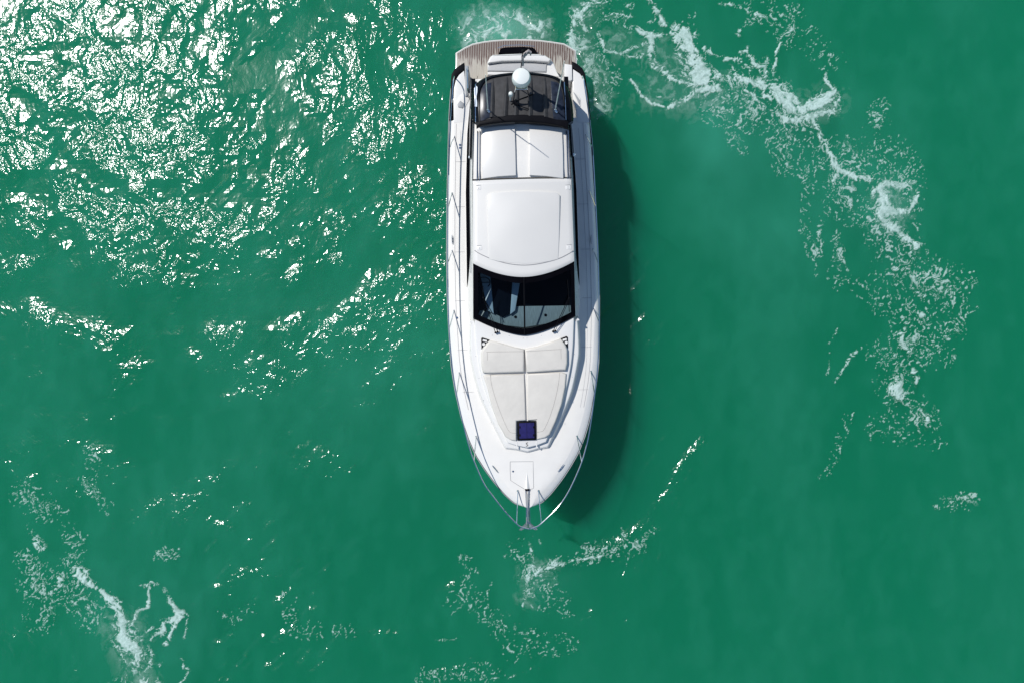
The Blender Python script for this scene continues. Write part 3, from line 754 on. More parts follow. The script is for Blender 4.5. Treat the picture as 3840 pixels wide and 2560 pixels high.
# dark garage opening / transom and chrome rail
b = bmesh.new(); P = [L2(*p, .62) for p in ((1868, 203), (1878, 180), (1900, 176), (1960, 174), (1998, 177), (2008, 184), (2016, 204))]
prism(b, P, ZP - .01, .6, .03, steps=3); gar = part('transom_recess', b, 'winblack', plat)
b = bmesh.new(); tube(b, [(*L2(1866, 182, .66), .66), (*L2(1890, 173, .66), .68), (*L2(1950, 171, .66), .68), (*L2(2005, 175, .66), .66)], .01, 8); part('platform_rail', b, 'steel', plat)
# transom seat / aft sun lounge: rounded white back, grey seat
def slab(name, px, z, z0, mat, parent=None, bev=.03, taper=0):
    bb = bmesh.new(); prism(bb, [L2(a, c_, z) for a, c_ in px], z0, z, bev, steps=4, taper=taper); return part(name, bb, mat, parent)
tb = slab('transom_seat', [(1828, 282), (1828, 232), (1838, 213), (1848, 206), (1900, 203), (1960, 201), (2020, 203), (2045, 208), (2066, 222), (2078, 240), (2090, 272), (2100, 290)], 1.02, .46, 'gel', None, .04)
slab('seat_back', [(1830, 238), (1832, 222), (1846, 208), (1900, 206), (1960, 204), (2020, 205), (2044, 209), (2068, 222), (2058, 234), (2000, 230), (1950, 229), (1880, 231)], 1.16, .9, 'gel', tb, .045)
slab('seat_squab', [(1828, 268), (1832, 242), (1880, 236), (1950, 234), (2000, 235), (2052, 239), (2050, 272)], 1.06, .9, 'grey2', tb, .05) if 'grey2' in M else None
b = bmesh.new(); tube(b, [L3(1850, 210, 1.15), L3(1950, 206, 1.165), L3(2040, 209, 1.15)], .008, 6); part('seat_trim', b, 'grey', tb)
# cockpit sole, teak
b = bmesh.new(); prism(b, [(-1.45, 5.4), (1.45, 5.4), (1.45, 7.55), (-1.45, 7.55)], .5, .74, .01); cs = part('cockpit_sole', b, 'gel')
b = bmesh.new(); prism(b, [(-1.38, 6.9), (-.95, 6.9), (-.95, 7.5), (-1.38, 7.5)], .7, .75, .003); part('cockpit_teak', b, 'teak', cs, loc=(-1.1, 7.9, 0))
# quarter coamings
for s, P, Q in ((-1, [(1701, 462), (1700, 380), (1702, 330), (1709, 300), (1721, 281), (1741, 264), (1745, 300), (1752, 340), (1762, 375), (1768, 462)],
                 [(1741, 262), (1741, 235), (1722, 247), (1703, 262), (1693, 280), (1690, 310), (1691, 360), (1690, 448), (1697, 448), (1699, 360), (1703, 312), (1712, 290), (1722, 276)]),
                (1, [(2212, 462), (2205, 380), (2198, 330), (2189, 296), (2175, 276), (2148, 258), (2146, 300), (2148, 335), (2158, 375), (2160, 462)],
                 [(2147, 256), (2146, 231), (2166, 241), (2184, 257), (2194, 276), (2198, 305), (2207, 360), (2216, 448), (2211, 448), (2201, 360), (2192, 310), (2182, 285), (2172, 272)])):
    b = bmesh.new(); prism(b, [L2(a, c_, 1.36) for a, c_ in P], .5, lambda x, y: zs(y) + .014, .03, steps=4); co = part('quarter_coaming', b, 'gel')
    b = bmesh.new(); prism(b, [L2(a, c_, 1.30) for a, c_ in Q], .55, lambda x, y: zs(y) - .03, .02, steps=3); part('quarter_guard', b, 'rubber', co)
    # boarding gate post / panel and moulded step
    if s < 0:
        g = [(1743, 246), (1757, 248), (1756, 300), (1751, 362), (1745, 362)]; stp = [(1713, 378), (1726, 356), (1748, 340), (1762, 352), (1758, 376), (1744, 402), (1716, 400)]
        dk = [(1715, 392), (1726, 378), (1742, 390), (1734, 406), (1718, 402)]
    else:
        g = [(2117, 240), (2145, 244), (2146, 300), (2138, 304), (2117, 300)]; stp = [(2146, 330), (2178, 368), (2178, 398), (2160, 412), (2150, 380)]
        dk = [(2150, 345), (2158, 352), (2176, 378), (2174, 396), (2166, 380)]
    b = bmesh.new(); prism(b, [L2(a, c_, 1.42) for a, c_ in g], .5, 1.42, .015); part('boarding_gate', b, 'gel' if s > 0 else 'grey', co)
    b = bmesh.new(); prism(b, [L2(a, c_, 1.39) for a, c_ in stp], 1.2, 1.375, .01); o = part('moulded_step', b, 'deck2', co) if 'deck2' in M else part('moulded_step', b, 'deck', co)
    b = bmesh.new(); prism(b, [L2(a, c_, 1.39) for a, c_ in dk], 1.25, 1.383, .004); part('step_shadow', b, 'grey', o)  # grey patch paints the dark shadow in the step
b = bmesh.new(); A = L3(1752, 300, 1.6); tube(b, [(A[0], A[1] + .35, 1.38), (A[0], A[1] + .3, 1.62), (A[0] + .01, A[1] - .25, 1.62), (A[0] + .01, A[1] - .42, 1.38)], .018, 8); part('gate_rail', b, 'steel')

# ------------------------------------------------------------------ water
def water_mat():
    m, nt, o = nmat('sea_water'); L = nt.links.new
    geo = N(nt, 'ShaderNodeNewGeometry'); at = N(nt, 'ShaderNodeAttribute'); at.attribute_name = 'chop'
    # domain warp so ripples bend
    wz = N(nt, 'ShaderNodeTexNoise'); wz.inputs['Scale'].default_value = .55; wz.inputs['Detail'].default_value = 2; L(geo.outputs['Position'], wz.inputs['Vector'])
    sb = N(nt, 'ShaderNodeVectorMath', operation='SUBTRACT'); sb.inputs[1].default_value = (.5, .5, .5); L(wz.outputs['Color'], sb.inputs[0])
    s2 = N(nt, 'ShaderNodeVectorMath', operation='MULTIPLY'); s2.inputs[1].default_value = (1.1, 1.1, 0); L(sb.outputs[0], s2.inputs[0])
    ad = N(nt, 'ShaderNodeVectorMath', operation='ADD'); L(geo.outputs['Position'], ad.inputs[0]); L(s2.outputs[0], ad.inputs[1])
    def noise(scale, det, rough, mapscale, rot, dist=0.0):
        mp = N(nt, 'ShaderNodeMapping'); mp.inputs['Scale'].default_value = mapscale; mp.inputs['Rotation'].default_value = (0, 0, R(rot)); L(ad.outputs[0], mp.inputs[0])
        n = N(nt, 'ShaderNodeTexNoise'); n.inputs['Scale'].default_value = scale; n.inputs['Detail'].default_value = det; n.inputs['Roughness'].default_value = rough
        n.inputs['Distortion'].default_value = dist
        L(mp.outputs[0], n.inputs['Vector']); return n
    swell = noise(.42, 2, .5, (1, .7, 1), 25)
    mid = noise(1.5, 2, .5, (1, .75, 1), -20, .3)
    fine = noise(6.0, 2, .6, (1, .8, 1), 15, .4)
    def mul(a, k):
        q = N(nt, 'ShaderNodeMath', operation='MULTIPLY'); L(a, q.inputs[0])
        if isinstance(k, float): q.inputs[1].default_value = k
        else: L(k, q.inputs[1])
        return q.outputs[0]
    def add(a, b_):
        q = N(nt, 'ShaderNodeMath', operation='ADD'); L(a, q.inputs[0]); L(b_, q.inputs[1]); return q.outputs[0]
    micro = noise(15, 2, .5, (1, .85, 1), -8, .2)
    h = add(add(add(mul(swell.outputs['Fac'], SWELL), mul(mul(mid.outputs['Fac'], MID), at.outputs['Fac'])), mul(mul(fine.outputs['Fac'], FINE), at.outputs['Fac'])), mul(mul(micro.outputs['Fac'], .0055), at.outputs['Fac']))
    bp = N(nt, 'ShaderNodeBump'); bp.inputs['Strength'].default_value = 1; bp.inputs['Distance'].default_value = 1.0; L(h, bp.inputs['Height'])
    gl_ = N(nt, 'ShaderNodeBsdfGlossy'); gl_.inputs['Roughness'].default_value = GROUGH; L(bp.outputs[0], gl_.inputs['Normal'])
    fr = schlick(nt, .036, bp.outputs[0])
    tr_ = N(nt, 'ShaderNodeBsdfTransparent')
    # turbid water: silt and fine bubbles close under the surface, in drifting clouds, plus painted ripple shading
    df = N(nt, 'ShaderNodeBsdfDiffuse'); df.inputs[0].default_value = (.05, .38, .25, 1)
    am = N(nt, 'ShaderNodeAttribute'); am.attribute_name = 'milk_and_ripple_tone'
    cl = noise(.35, 5, .55, (1, .45, 1), 8, .6)
    cr = N(nt, 'ShaderNodeMapRange'); cr.inputs[1].default_value = .40; cr.inputs[2].default_value = .72; cr.inputs[3].default_value = 0; cr.inputs[4].default_value = 0; L(cl.outputs['Fac'], cr.inputs[0])
    c2 = noise(1.6, 4, .6, (1, .35, 1), 10, .5)
    c2r = N(nt, 'ShaderNodeMapRange'); c2r.inputs[1].default_value = .45; c2r.inputs[2].default_value = .75; c2r.inputs[3].default_value = 0; c2r.inputs[4].default_value = 0; L(c2.outputs['Fac'], c2r.inputs[0])
    cs0 = N(nt, 'ShaderNodeMath', operation='ADD'); L(cr.outputs[0], cs0.inputs[0]); L(c2r.outputs[0], cs0.inputs[1])
    cs = N(nt, 'ShaderNodeMath', operation='ADD'); cs.use_clamp = True; L(am.outputs['Fac'], cs.inputs[0]); L(cs0.outputs[0], cs.inputs[1])
    body = N(nt, 'ShaderNodeMixShader'); L(cs.outputs[0], body.inputs[0]); L(tr_.outputs[0], body.inputs[1]); L(df.outputs[0], body.inputs[2])
    mx = N(nt, 'ShaderNodeMixShader'); L(fr, mx.inputs[0]); L(body.outputs[0], mx.inputs[1]); L(gl_.outputs[0], mx.inputs[2]); L(mx.outputs[0], o.inputs['Surface'])
    vs = N(nt, 'ShaderNodeVolumeScatter'); vs.inputs['Color'].default_value = (*VS, 1); vs.inputs['Density'].default_value = 1.0; vs.inputs['Anisotropy'].default_value = 0.0
    va = N(nt, 'ShaderNodeVolumeAbsorption'); va.inputs['Color'].default_value = (1 - VA[0] / 4, 1 - VA[1] / 4, 1 - VA[2] / 4, 1); va.inputs['Density'].default_value = 4.0
    av = N(nt, 'ShaderNodeAddShader'); L(vs.outputs[0], av.inputs[0]); L(va.outputs[0], av.inputs[1]); L(av.outputs[0], o.inputs['Volume'])
    return m
SWELL, MID, FINE, GROUGH = .06, .105, .030, .135
VS = (.05, .40, .29); VA = (2.2, .29, .56)
M['water'] = water_mat()

# lattice noise in numpy
def vnoise(x, y, seed):
    rs = np.random.RandomState(seed); T = rs.rand(256, 256)
    xi = np.floor(x).astype(int); yi = np.floor(y).astype(int); fx = x - xi; fy = y - yi
    fx = fx * fx * fx * (fx * (fx * 6 - 15) + 10); fy = fy * fy * fy * (fy * (fy * 6 - 15) + 10)
    g = lambda a, b_: T[(xi + a) & 255, (yi + b_) & 255]
    return (g(0, 0) * (1 - fx) + g(1, 0) * fx) * (1 - fy) + (g(0, 1) * (1 - fx) + g(1, 1) * fx) * fy
def fbm(x, y, seed, octs=4, gain=.5):
    s = 0; a = 1; t = 0
    for k in range(octs):
        s = s + a * vnoise(x * 2 ** k + 17.3 * k, y * 2 ** k + 9.1 * k, seed + k); t += a; a *= gain
    return s / t
def worley(x, y, seed):
    rs = np.random.RandomState(seed); TX = rs.rand(128, 128).astype(np.float32); TY = rs.rand(128, 128).astype(np.float32)
    xi = np.floor(x).astype(int); yi = np.floor(y).astype(int)
    f1 = np.full(x.shape, 9., np.float32); f2 = f1.copy()
    for a in (-1, 0, 1):
        for b_ in (-1, 0, 1):
            cx = xi + a; cyy = yi + b_
            d = np.sqrt((cx + TX[cx & 127, cyy & 127] - x) ** 2 + (cyy + TY[cx & 127, cyy & 127] - y) ** 2).astype(np.float32)
            f2 = np.where(d < f1, f1, np.minimum(f2, d)); f1 = np.minimum(f1, d)
    return f1, f2
def sstep(a, b_, v): t = np.clip((v - a) / (b_ - a), 0, 1); return t * t * (3 - 2 * t)
WS = (CAM_H - SEA) / 2560.0
def stroke(D, X, Y, pts, wd, amp, x0, y0, st_):
    """add a soft stroke along image-traced points (each later placed on the water) to the density field"""
    P = [((a - 1920) * WS, (1280 - b_) * WS) for a, b_ in pts]
    if len(P) == 1: P = P * 2
    wds = wd if isinstance(wd, (list, tuple)) else [wd] * len(P)
    for k in range(len(P) - 1):
        (ax_, ay), (bx, by) = P[k], P[k + 1]; w0, w1 = wds[k] * WS, wds[k + 1] * WS; w_ = max(w0, w1) * 2.4
        i0 = max(0, int((min(ax_, bx) - w_ - x0) / st_)); i1 = min(X.shape[1], int((max(ax_, bx) + w_ - x0) / st_) + 2)
        j0 = max(0, int((min(ay, by) - w_ - y0) / st_)); j1 = min(X.shape[0], int((max(ay, by) + w_ - y0) / st_) + 2)
        if i1 <= i0 or j1 <= j0: continue
        xs, ys = X[j0:j1, i0:i1], Y[j0:j1, i0:i1]; L2_ = (bx - ax_) ** 2 + (by - ay) ** 2 + 1e-9
        t = np.clip(((xs - ax_) * (bx - ax_) + (ys - ay) * (by - ay)) / L2_, 0, 1)
        d = np.hypot(xs - ax_ - t * (bx - ax_), ys - ay - t * (by - ay)); ww = w0 + (w1 - w0) * t
        D[j0:j1, i0:i1] = np.maximum(D[j0:j1, i0:i1], amp * np.exp(-(d / ww) ** 2))
# ---- foam fields
st_ = .022; x0, x1, y0, y1 = -16.5, 16.5, -11.2, 11.2
gx = np.arange(x0, x1, st_); gy = np.arange(y0, y1, st_); X, Y = np.meshgrid(gx, gy)
wx = (fbm(X * .9, Y * .9, 3, 4) - .5); wy = (fbm(X * .9 + 40, Y * .9 + 7, 9, 4) - .5)
XW, YW = X + wx * .55, Y + wy * .55                      # strokes themselves wander a little
D = np.zeros_like(X); S = np.zeros_like(X); K = np.zeros_like(X)   # dense foam, speckle, milky wash
def den(pts, wd, amp=1.0): stroke(D, XW, YW, pts, wd, amp, x0, y0, st_)
def spk(pts, wd, amp=1.0): stroke(S, XW, YW, pts, wd, amp, x0, y0, st_)
def mlk(pts, wd, amp=1.0): stroke(K, XW, YW, pts, wd, amp, x0, y0, st_)
# wash behind the stern
mlk([(1800, 130), (1880, 100), (1970, 125)], 66, 2.3); den([(1800, 110), (1850, 70), (1920, 62), (1985, 95)], 26, .72)
den([(2145, 180), (2140, 100), (2175, 45), (2240, -20)], [18, 26, 30, 30], .9); den([(2165, 200), (2185, 60), (2300, -10)], 30, .6)
mlk([(2190, 60), (2180, 200), (2230, 330), (2250, 400)], 55, .8); spk([(2180, 180), (2250, 200), (2280, 300), (2240, 400)], 45, .6)
spk([(2190, 240), (2200, 340), (2240, 400)], 45, .8)
# eddies right of the stern
den([(2210, 90), (2290, 60), (2350, 80), (2370, 120)], 34, .45); den([(2260, 60), (2290, 90), (2360, 110)], 10, .7)
den([(2250, 130), (2270, 190), (2340, 205), (2440, 160), (2460, 120)], 9, .75); den([(2345, 205), (2360, 230), (2430, 220)], 12, .8)
mlk([(2330, 150), (2420, 190), (2520, 200), (2560, 270), (2450, 340), (2600, 360), (2700, 350)], 70, .42)
den([(2445, 0), (2470, 40), (2495, 85)], 12, .9); den([(2430, 65), (2470, 60), (2490, 100)], 10, .6); den([(2340, 10), (2370, 20)], 12, .7)
den([(2400, 110), (2440, 125), (2480, 120)], [14, 26, 18], .95); den([(2440, 130), (2450, 210), (2480, 260), (2540, 305), (2600, 320)], [20, 18, 16, 14, 14], .95)
den([(2590, 15), (2580, 60), (2545, 95)], 8, .8); den([(2600, 40), (2610, 110)], 7, .7)
den([(2530, 100), (2575, 120), (2600, 180), (2615, 240), (2600, 300), (2640, 300)], [22, 34, 34, 40, 36, 30], 1.15)
den([(2540, 130), (2560, 200), (2580, 250)], 16, .8); den([(2600, 260), (2680, 270), (2760, 290), (2860, 310)], [40, 40, 34, 30], .95)
den([(2640, 165), (2680, 200), (2740, 210), (2800, 230), (2860, 230)], [16, 12, 10, 16, 26], .9); den([(2780, 180), (2800, 175), (2820, 220)], 14, .9)
den([(2860, 240), (2880, 300), (2870, 360), (2900, 380)], 14, .85); den([(2860, 330), (2920, 290), (2950, 330), (3000, 380)], [20, 20, 30, 30], .95)
den([(2375, 300), (2400, 350), (2440, 385), (2500, 405), (2560, 375), (2620, 340), (2700, 325)], [7, 9, 9, 11, 12, 16, 20], .9)
den([(2460, 360), (2500, 375), (2540, 370)], 6, .6); den([(2480, 260), (2440, 290), (2400, 290)], 5, .55)
den([(2800, 340), (2860, 400), (2930, 425)], 12, .9); spk([(2650, 340), (2760, 360), (2830, 400), (2880, 440)], 40, .9)
den([(2700, 20), (2760, 25), (2830, 45), (2870, 50)], 9, .75); den([(2830, 45), (2800, 90), (2775, 110)], 14, .9); spk([(2850, 40), (2950, 60), (3000, 110), (2960, 130)], 45, .6)
den([(2965, 115), (2925, 150), (2905, 190), (2895, 240), (2910, 290), (2905, 300)], [22, 10, 8, 8, 9, 14], .92)
den([(2905, 300), (2930, 350), (2960, 380), (3010, 400), (3080, 360), (3125, 345)], [14, 30, 34, 34, 34, 22], 1.1)
den([(2930, 430), (3000, 430), (3080, 420), (3130, 400), (3135, 350), (3110, 300), (3115, 265)], [16, 26, 26, 24, 16, 8, 6], 1.0)
spk([(2700, 400), (2900, 430), (3000, 470), (2950, 520), (2980, 600)], 60, .85); spk([(3000, 100), (3080, 200), (3130, 230)], 40, .5)
mlk([(3000, 390), (3110, 380)], 50, .5)
den([(3050, 440), (3080, 480), (3105, 520), (3110, 570), (3130, 620), (3150, 640)], [14, 16, 14, 20, 24, 22], 1.0)
spk([(3020, 480), (3060, 560), (3080, 640), (3160, 680)], 45, .9); spk([(3160, 560), (3220, 640)], 50, .7)
den([(3120, 600), (3150, 640), (3200, 660), (3250, 665)], [16, 20, 18, 14], 1.0); den([(3120, 690), (3140, 665), (3150, 640)], 12, .9)
spk([(3240, 600), (3360, 600), (3400, 640)], 55, .7); spk([(3290, 400), (3250, 460), (3300, 470)], 30, .5)
den([(3270, 700), (3320, 680), (3370, 690), (3430, 690)], [16, 20, 24, 18], .85); den([(3300, 720), (3310, 770), (3350, 790), (3400, 770), (3440, 730)], [30, 34, 26, 16, 12], 1.05)
mlk([(3330, 740), (3350, 780)], 60, .6); den([(3280, 740), (3310, 830), (3370, 850)], [14, 16, 16], .8)
spk([(3150, 680), (3180, 780), (3250, 800)], 50, .75); spk([(3380, 620), (3420, 700), (3400, 820)], 50, .6)
den([(3330, 840), (3370, 870), (3410, 900), (3440, 920)], [22, 22, 18, 12], .9); spk([(3290, 820), (3350, 900), (3340, 950), (3400, 960)], 60, .9)
den([(3340, 985), (3400, 1010), (3460, 1030), (3530, 1040)], [9, 15, 15, 10], .8); spk([(3340, 1000), (3450, 1050), (3560, 1060), (3590, 1120)], 62, .95)
den([(3400, 1070), (3420, 1090), (3440, 1120), (3490, 1120)], 14, .75); spk([(3260, 1090), (3350, 1160), (3480, 1180)], 42, .7)
den([(3440, 1195)], 20, 1.05); spk([(3590, 1100), (3600, 1180), (3580, 1230)], 22, .9); spk([(3380, 1250), (3500, 1290), (3540, 1250)], 45, .8)
den([(3390, 1250), (3400, 1290), (3420, 1320)], 12, .7); spk([(3320, 1330), (3420, 1370), (3520, 1330)], 42, .7)
den([(3360, 1400), (3350, 1440), (3380, 1490), (3400, 1510)], [26, 30, 18, 12], .95); den([(3410, 1380), (3420, 1440)], 12, .75)
spk([(3340, 1440), (3420, 1540), (3480, 1600), (3400, 1560)], 50, .75); den([(3440, 1530), (3470, 1570), (3490, 1590)], 8, .8); spk([(3300, 1600), (3500, 1640)], 50, .35)
den([(3150, 1230), (3112, 1290), (3100, 1350), (3103, 1400)], 6, .62); den([(3260, 1315), (3200, 1340), (3165, 1380), (3130, 1420)], 7, .72)
spk([(2990, 620), (3040, 720), (3010, 860), (3060, 960)], 18, .6); spk([(3120, 790), (3070, 860), (3070, 1010)], 12, .8); spk([(3140, 900), (3150, 1040), (3220, 1060)], 22, .6)
spk([(2740, 400), (2720, 500), (2800, 560)], 14, .6); den([(2712, 518), (2740, 540)], 5, .7); spk([(3540, 1880), (3650, 1880)], 26, .7); den([(3560, 1880), (3640, 1870)], 9, .55)
spk([(3180, 1560), (3150, 1680), (3110, 1800)], 20, .4)
# below the bow
den([(2000, 2040), (2015, 2090), (2010, 2140), (1985, 2170), (1990, 2220), (1975, 2270)], [6, 8, 14, 16, 10, 10], .85); spk([(2100, 2110), (2250, 2095), (2320, 2040)], 22, .6); den([(2300, 2070), (2340, 2110)], 5, .6); den([(1990, 2280), (1975, 2310)], 6, .6); den([(2020, 2160), (2060, 2140), (2110, 2112), (2160, 2105), (2230, 2100), (2270, 2080)], [20, 22, 16, 10, 10, 12], 1.0)
den([(2280, 2085), (2310, 2050), (2330, 2010), (2320, 1980)], [14, 14, 8, 5], .7); spk([(2200, 2090), (2300, 2050), (2400, 2040), (2420, 2000)], 32, .85); spk([(1960, 2080), (2000, 2150), (2040, 2230), (2100, 2260)], 46, .45)
den([(2080, 2160), (2100, 2210), (2110, 2250)], 7, .6); den([(2000, 2010), (2040, 2020), (2045, 2040)], 7, .45); mlk([(2000, 2160), (2060, 2140), (1990, 2230)], 40, .45)
den([(1848, 2170), (1826, 2210), (1835, 2250)], 7, .85); den([(1720, 2070), (1770, 2055), (1780, 2080)], 7, .5); spk([(1740, 2080), (1760, 2120), (1730, 2200)], 26, .6)
spk([(1700, 2260), (1760, 2240), (1800, 2300)], 36, .6); den([(1650, 2405), (1720, 2390)], 6, .6); den([(1900, 2550), (1960, 2520), (2000, 2500)], 6, .6)
spk([(1850, 2340), (1930, 2440), (2000, 2400), (2120, 2420)], 50, .3); spk([(1600, 2540), (1700, 2530), (1850, 2520)], 28, .6)
# lower left
den([(120, 1975), (140, 2020), (155, 2060)], [10, 16, 14], .8); spk([(270, 2000), (300, 2040), (270, 2080)], 38, .85); den([(262, 2060), (290, 2080)], 12, .6)
den([(280, 2130), (310, 2170), (355, 2205), (370, 2225)], [14, 26, 22, 10], 1.0); den([(385, 2230), (430, 2270), (450, 2320), (460, 2370), (490, 2410), (530, 2450)], [10, 18, 22, 34, 36, 20], 1.05)
den([(530, 2440), (510, 2490), (530, 2540), (560, 2580)], [30, 22, 26, 30], .9); den([(450, 2360), (470, 2460), (490, 2560)], [16, 12, 14], .8); den([(420, 2570), (600, 2560)], 26, .75)
den([(560, 2190), (558, 2230), (545, 2270), (505, 2290), (495, 2320), (470, 2350)], 9, .85); den([(515, 2200), (570, 2180), (600, 2185)], 8, .8)
den([(620, 2200), (650, 2270), (665, 2300), (640, 2350), (625, 2400)], [8, 14, 18, 14, 14], .9); den([(640, 2330), (600, 2345), (590, 2380), (570, 2400)], [14, 24, 18, 8], .9); den([(530, 2370), (560, 2360)], 7, .7); den([(690, 2310), (680, 2400)], 7, .55)
mlk([(450, 2340), (500, 2440), (520, 2540)], 60, .45); den([(560, 2420), (580, 2450), (560, 2500)], 10, .8); den([(610, 2470), (595, 2500)], 7, .7); den([(680, 2450), (690, 2490), (715, 2500), (700, 2540), (660, 2560)], 6, .7)
spk([(110, 2120), (130, 2230), (180, 2270), (150, 2330)], 50, .8); den([(120, 2140), (180, 2150), (240, 2170), (200, 2210), (160, 2250)], 10, .7); spk([(230, 2160), (300, 2240), (350, 2300)], 46, .6)
spk([(90, 1860), (160, 1900), (200, 1900)], 46, .6); spk([(340, 1700), (350, 1800), (400, 1880)], 26, .7); spk([(650, 2080), (600, 2090)], 22, .6); den([(590, 2088), (650, 2085), (665, 2105)], 7, .6)
spk([(850, 2300), (900, 2320), (920, 2280)], 20, .6); spk([(1080, 2250), (1100, 2350), (1300, 2380)], 30, .4)
D = np.clip(D, 0, 1.3)
# lace pattern
wx2 = fbm(X * 2.3, Y * 2.3, 21, 4) - .5; wy2 = fbm(X * 2.3 + 11, Y * 2.3 + 31, 33, 4) - .5
UX, UY = X + wx2 * .75, Y + wy2 * .75
f1, f2 = worley(UX * 1.5, UY * 1.5, 4); lace = 1 - sstep(.0, .34, f2 - f1)
f1b, f2b = worley(UX * 4.2 + 5, UY * 4.2, 8); laceb = 1 - sstep(.0, .38, f2b - f1b)
fine = fbm(UX * 9, UY * 9, 50, 4, .6); med = fbm(UX * 2.5 + 3, UY * 2.5, 61, 4, .55)
Dw = np.clip(D, 0, 1) ** .38                           # wider skirt where only strands remain
n1 = fbm(UX * 1.9 + 8, UY * 1.9, 141, 4, .5); n2 = fbm(UX * 4.6, UY * 4.6 + 3, 155, 3, .5)
l1 = 1 - sstep(.3, 1, np.abs(n1 - .5) / (.010 + .026 * D)); l2 = 1 - sstep(.3, 1, np.abs(n2 - .5) / (.010 + .030 * D))
core = sstep(.62, .80, D * .86 + .85 * (med - .5) + .60 * (fine - .5) + .12 * (laceb - .4))
a_d = np.maximum(core * (.44 + .34 * sstep(.55, 1.2, D + 1.3 * (fine - .5))), np.maximum(l1 * .80 * sstep(.42, .75, Dw), l2 * .62 * sstep(.55, .85, Dw)))
a_d = a_d * (.55 + .45 * sstep(.36, .5, med + .25 * D))
# broken flecks
fl_ = fbm(UX * 19 + 3, UY * 14, 71, 3, .5); patch = fbm(X * 1.7, Y * 1.7, 77, 3)
vs_ = fl_ + .20 * S * (.35 + 1.3 * (patch - .15)) - .112
n3 = fbm(UX * 3.1 + 2, UY * 3.1 + 9, 171, 4, .55); web = 1 - sstep(.3, 1, np.abs(n3 - .5) / .020)
a_s = np.maximum(sstep(.62, .70, vs_) * (S > .10) * .54, web * sstep(.35, .85, S) * sstep(.46, .56, patch) * .45)
# bubbles below the surface: faint milky veil with wisps
wisp = fbm(UX * 5, UY * 5, 91, 5, .65)
a_k = K * (.06 + .50 * sstep(.42, .78, wisp))
alpha = np.maximum(np.maximum(a_d, a_s), np.clip(a_k, 0, .8))
# keep clear of the hull
ca2, sa2 = math.cos(TH), math.sin(TH)
lx_ = (X - ORG.x) * ca2 + (Y - ORG.y) * sa2; ly_ = -(X - ORG.x) * sa2 + (Y - ORG.y) * ca2
inside = (np.abs(lx_) < np.interp(ly_, _hy, _hw, 0, 1.8) * .8) & (ly_ < 8.0)
alpha[inside] = 0
# foam surface: only the cells that carry foam
keep = alpha > .02
cell = keep[:-1, :-1] | keep[1:, :-1] | keep[:-1, 1:] | keep[1:, 1:]
jj, ii = np.nonzero(cell); nx = X.shape[1]
quads = np.stack([jj * nx + ii, jj * nx + ii + 1, (jj + 1) * nx + ii + 1, (jj + 1) * nx + ii], 1)
used, inv = np.unique(quads, return_inverse=True); inv = inv.reshape(quads.shape)
A_ = alpha.ravel()[used]
co = np.stack([X.ravel()[used], Y.ravel()[used], SEA + .006 + .022 * A_ * (.6 + .8 * fine.ravel()[used])], 1).astype(np.float32)
def npmesh(name, co, quads, mat, attrs):
    me = bpy.data.meshes.new(name); me.vertices.add(len(co)); me.vertices.foreach_set('co', co.ravel())
    me.loops.add(quads.size); me.loops.foreach_set('vertex_index', quads.ravel().astype(np.int32))
    me.polygons.add(len(quads)); me.polygons.foreach_set('loop_start', np.arange(0, quads.size, 4, dtype=np.int32))
    me.polygons.foreach_set('use_smooth', np.ones(len(quads), bool))
    for k, vv in attrs.items():
        at = me.attributes.new(k, 'FLOAT', 'POINT'); at.data.foreach_set('value', vv.astype(np.float32))
    me.update(calc_edges=True); me.materials.append(mat)
    o = bpy.data.objects.new(name, me); col.objects.link(o); return o
def foam_mat():
    m, nt, o = nmat('foam'); L = nt.links.new
    d = N(nt, 'ShaderNodeBsdfDiffuse'); t = N(nt, 'ShaderNodeBsdfTransparent'); at = N(nt, 'ShaderNodeAttribute'); at.attribute_name = 'cover'
    geo = N(nt, 'ShaderNodeNewGeometry'); nz = N(nt, 'ShaderNodeTexNoise'); nz.inputs['Scale'].default_value = 14; nz.inputs['Detail'].default_value = 6; nz.inputs['Roughness'].default_value = .7; L(geo.outputs['Position'], nz.inputs['Vector'])
    mr = N(nt, 'ShaderNodeMapRange'); mr.inputs[1].default_value = .35; mr.inputs[2].default_value = .7; mr.inputs[3].default_value = .74; mr.inputs[4].default_value = 1.12; L(nz.outputs['Fac'], mr.inputs[0])
    mu = N(nt, 'ShaderNodeMath', operation='MULTIPLY'); mu.use_clamp = True; L(at.outputs['Fac'], mu.inputs[0]); L(mr.outputs[0], mu.inputs[1])
    d.inputs[0].default_value = (.60, .76, .71, 1)
    bp = N(nt, 'ShaderNodeBump'); bp.inputs['Strength'].default_value = .5; bp.inputs['Distance'].default_value = .02; L(nz.outputs['Fac'], bp.inputs['Height']); L(bp.outputs[0], d.inputs['Normal'])
    mx = N(nt, 'ShaderNodeMixShader'); L(mu.outputs[0], mx.inputs[0]); L(t.outputs[0], mx.inputs[1]); L(d.outputs[0], mx.inputs[2]); L(mx.outputs[0], o.inputs[0])
    return m
M['foam'] = foam_mat()
foam = npmesh('sea_foam', co, inv.astype(np.int32), M['foam'], {'cover': A_})
foam['kind'] = 'stuff'; foam['label'] = 'pale lacy foam left on the green water by the turning yacht'; foam['category'] = 'foam'

# ---- water body: fine grid near, stretching to the horizon, closed below
def axis(a, b_, st, far):
    core = np.arange(a, b_ + 1e-6, st); g = [core[-1]]; s = st
    while g[-1] < far: s *= 1.45; g.append(g[-1] + s)
    h = [core[0]]; s = st
    while h[-1] > -far: s *= 1.45; h.append(h[-1] - s)
    return np.concatenate([np.array(h[1:][::-1]), core, np.array(g[1:])])
wxs = axis(-18, 18, .15, 2500); wys = axis(-13, 13, .15, 2500)
GX, GY = np.meshgrid(wxs, wys)
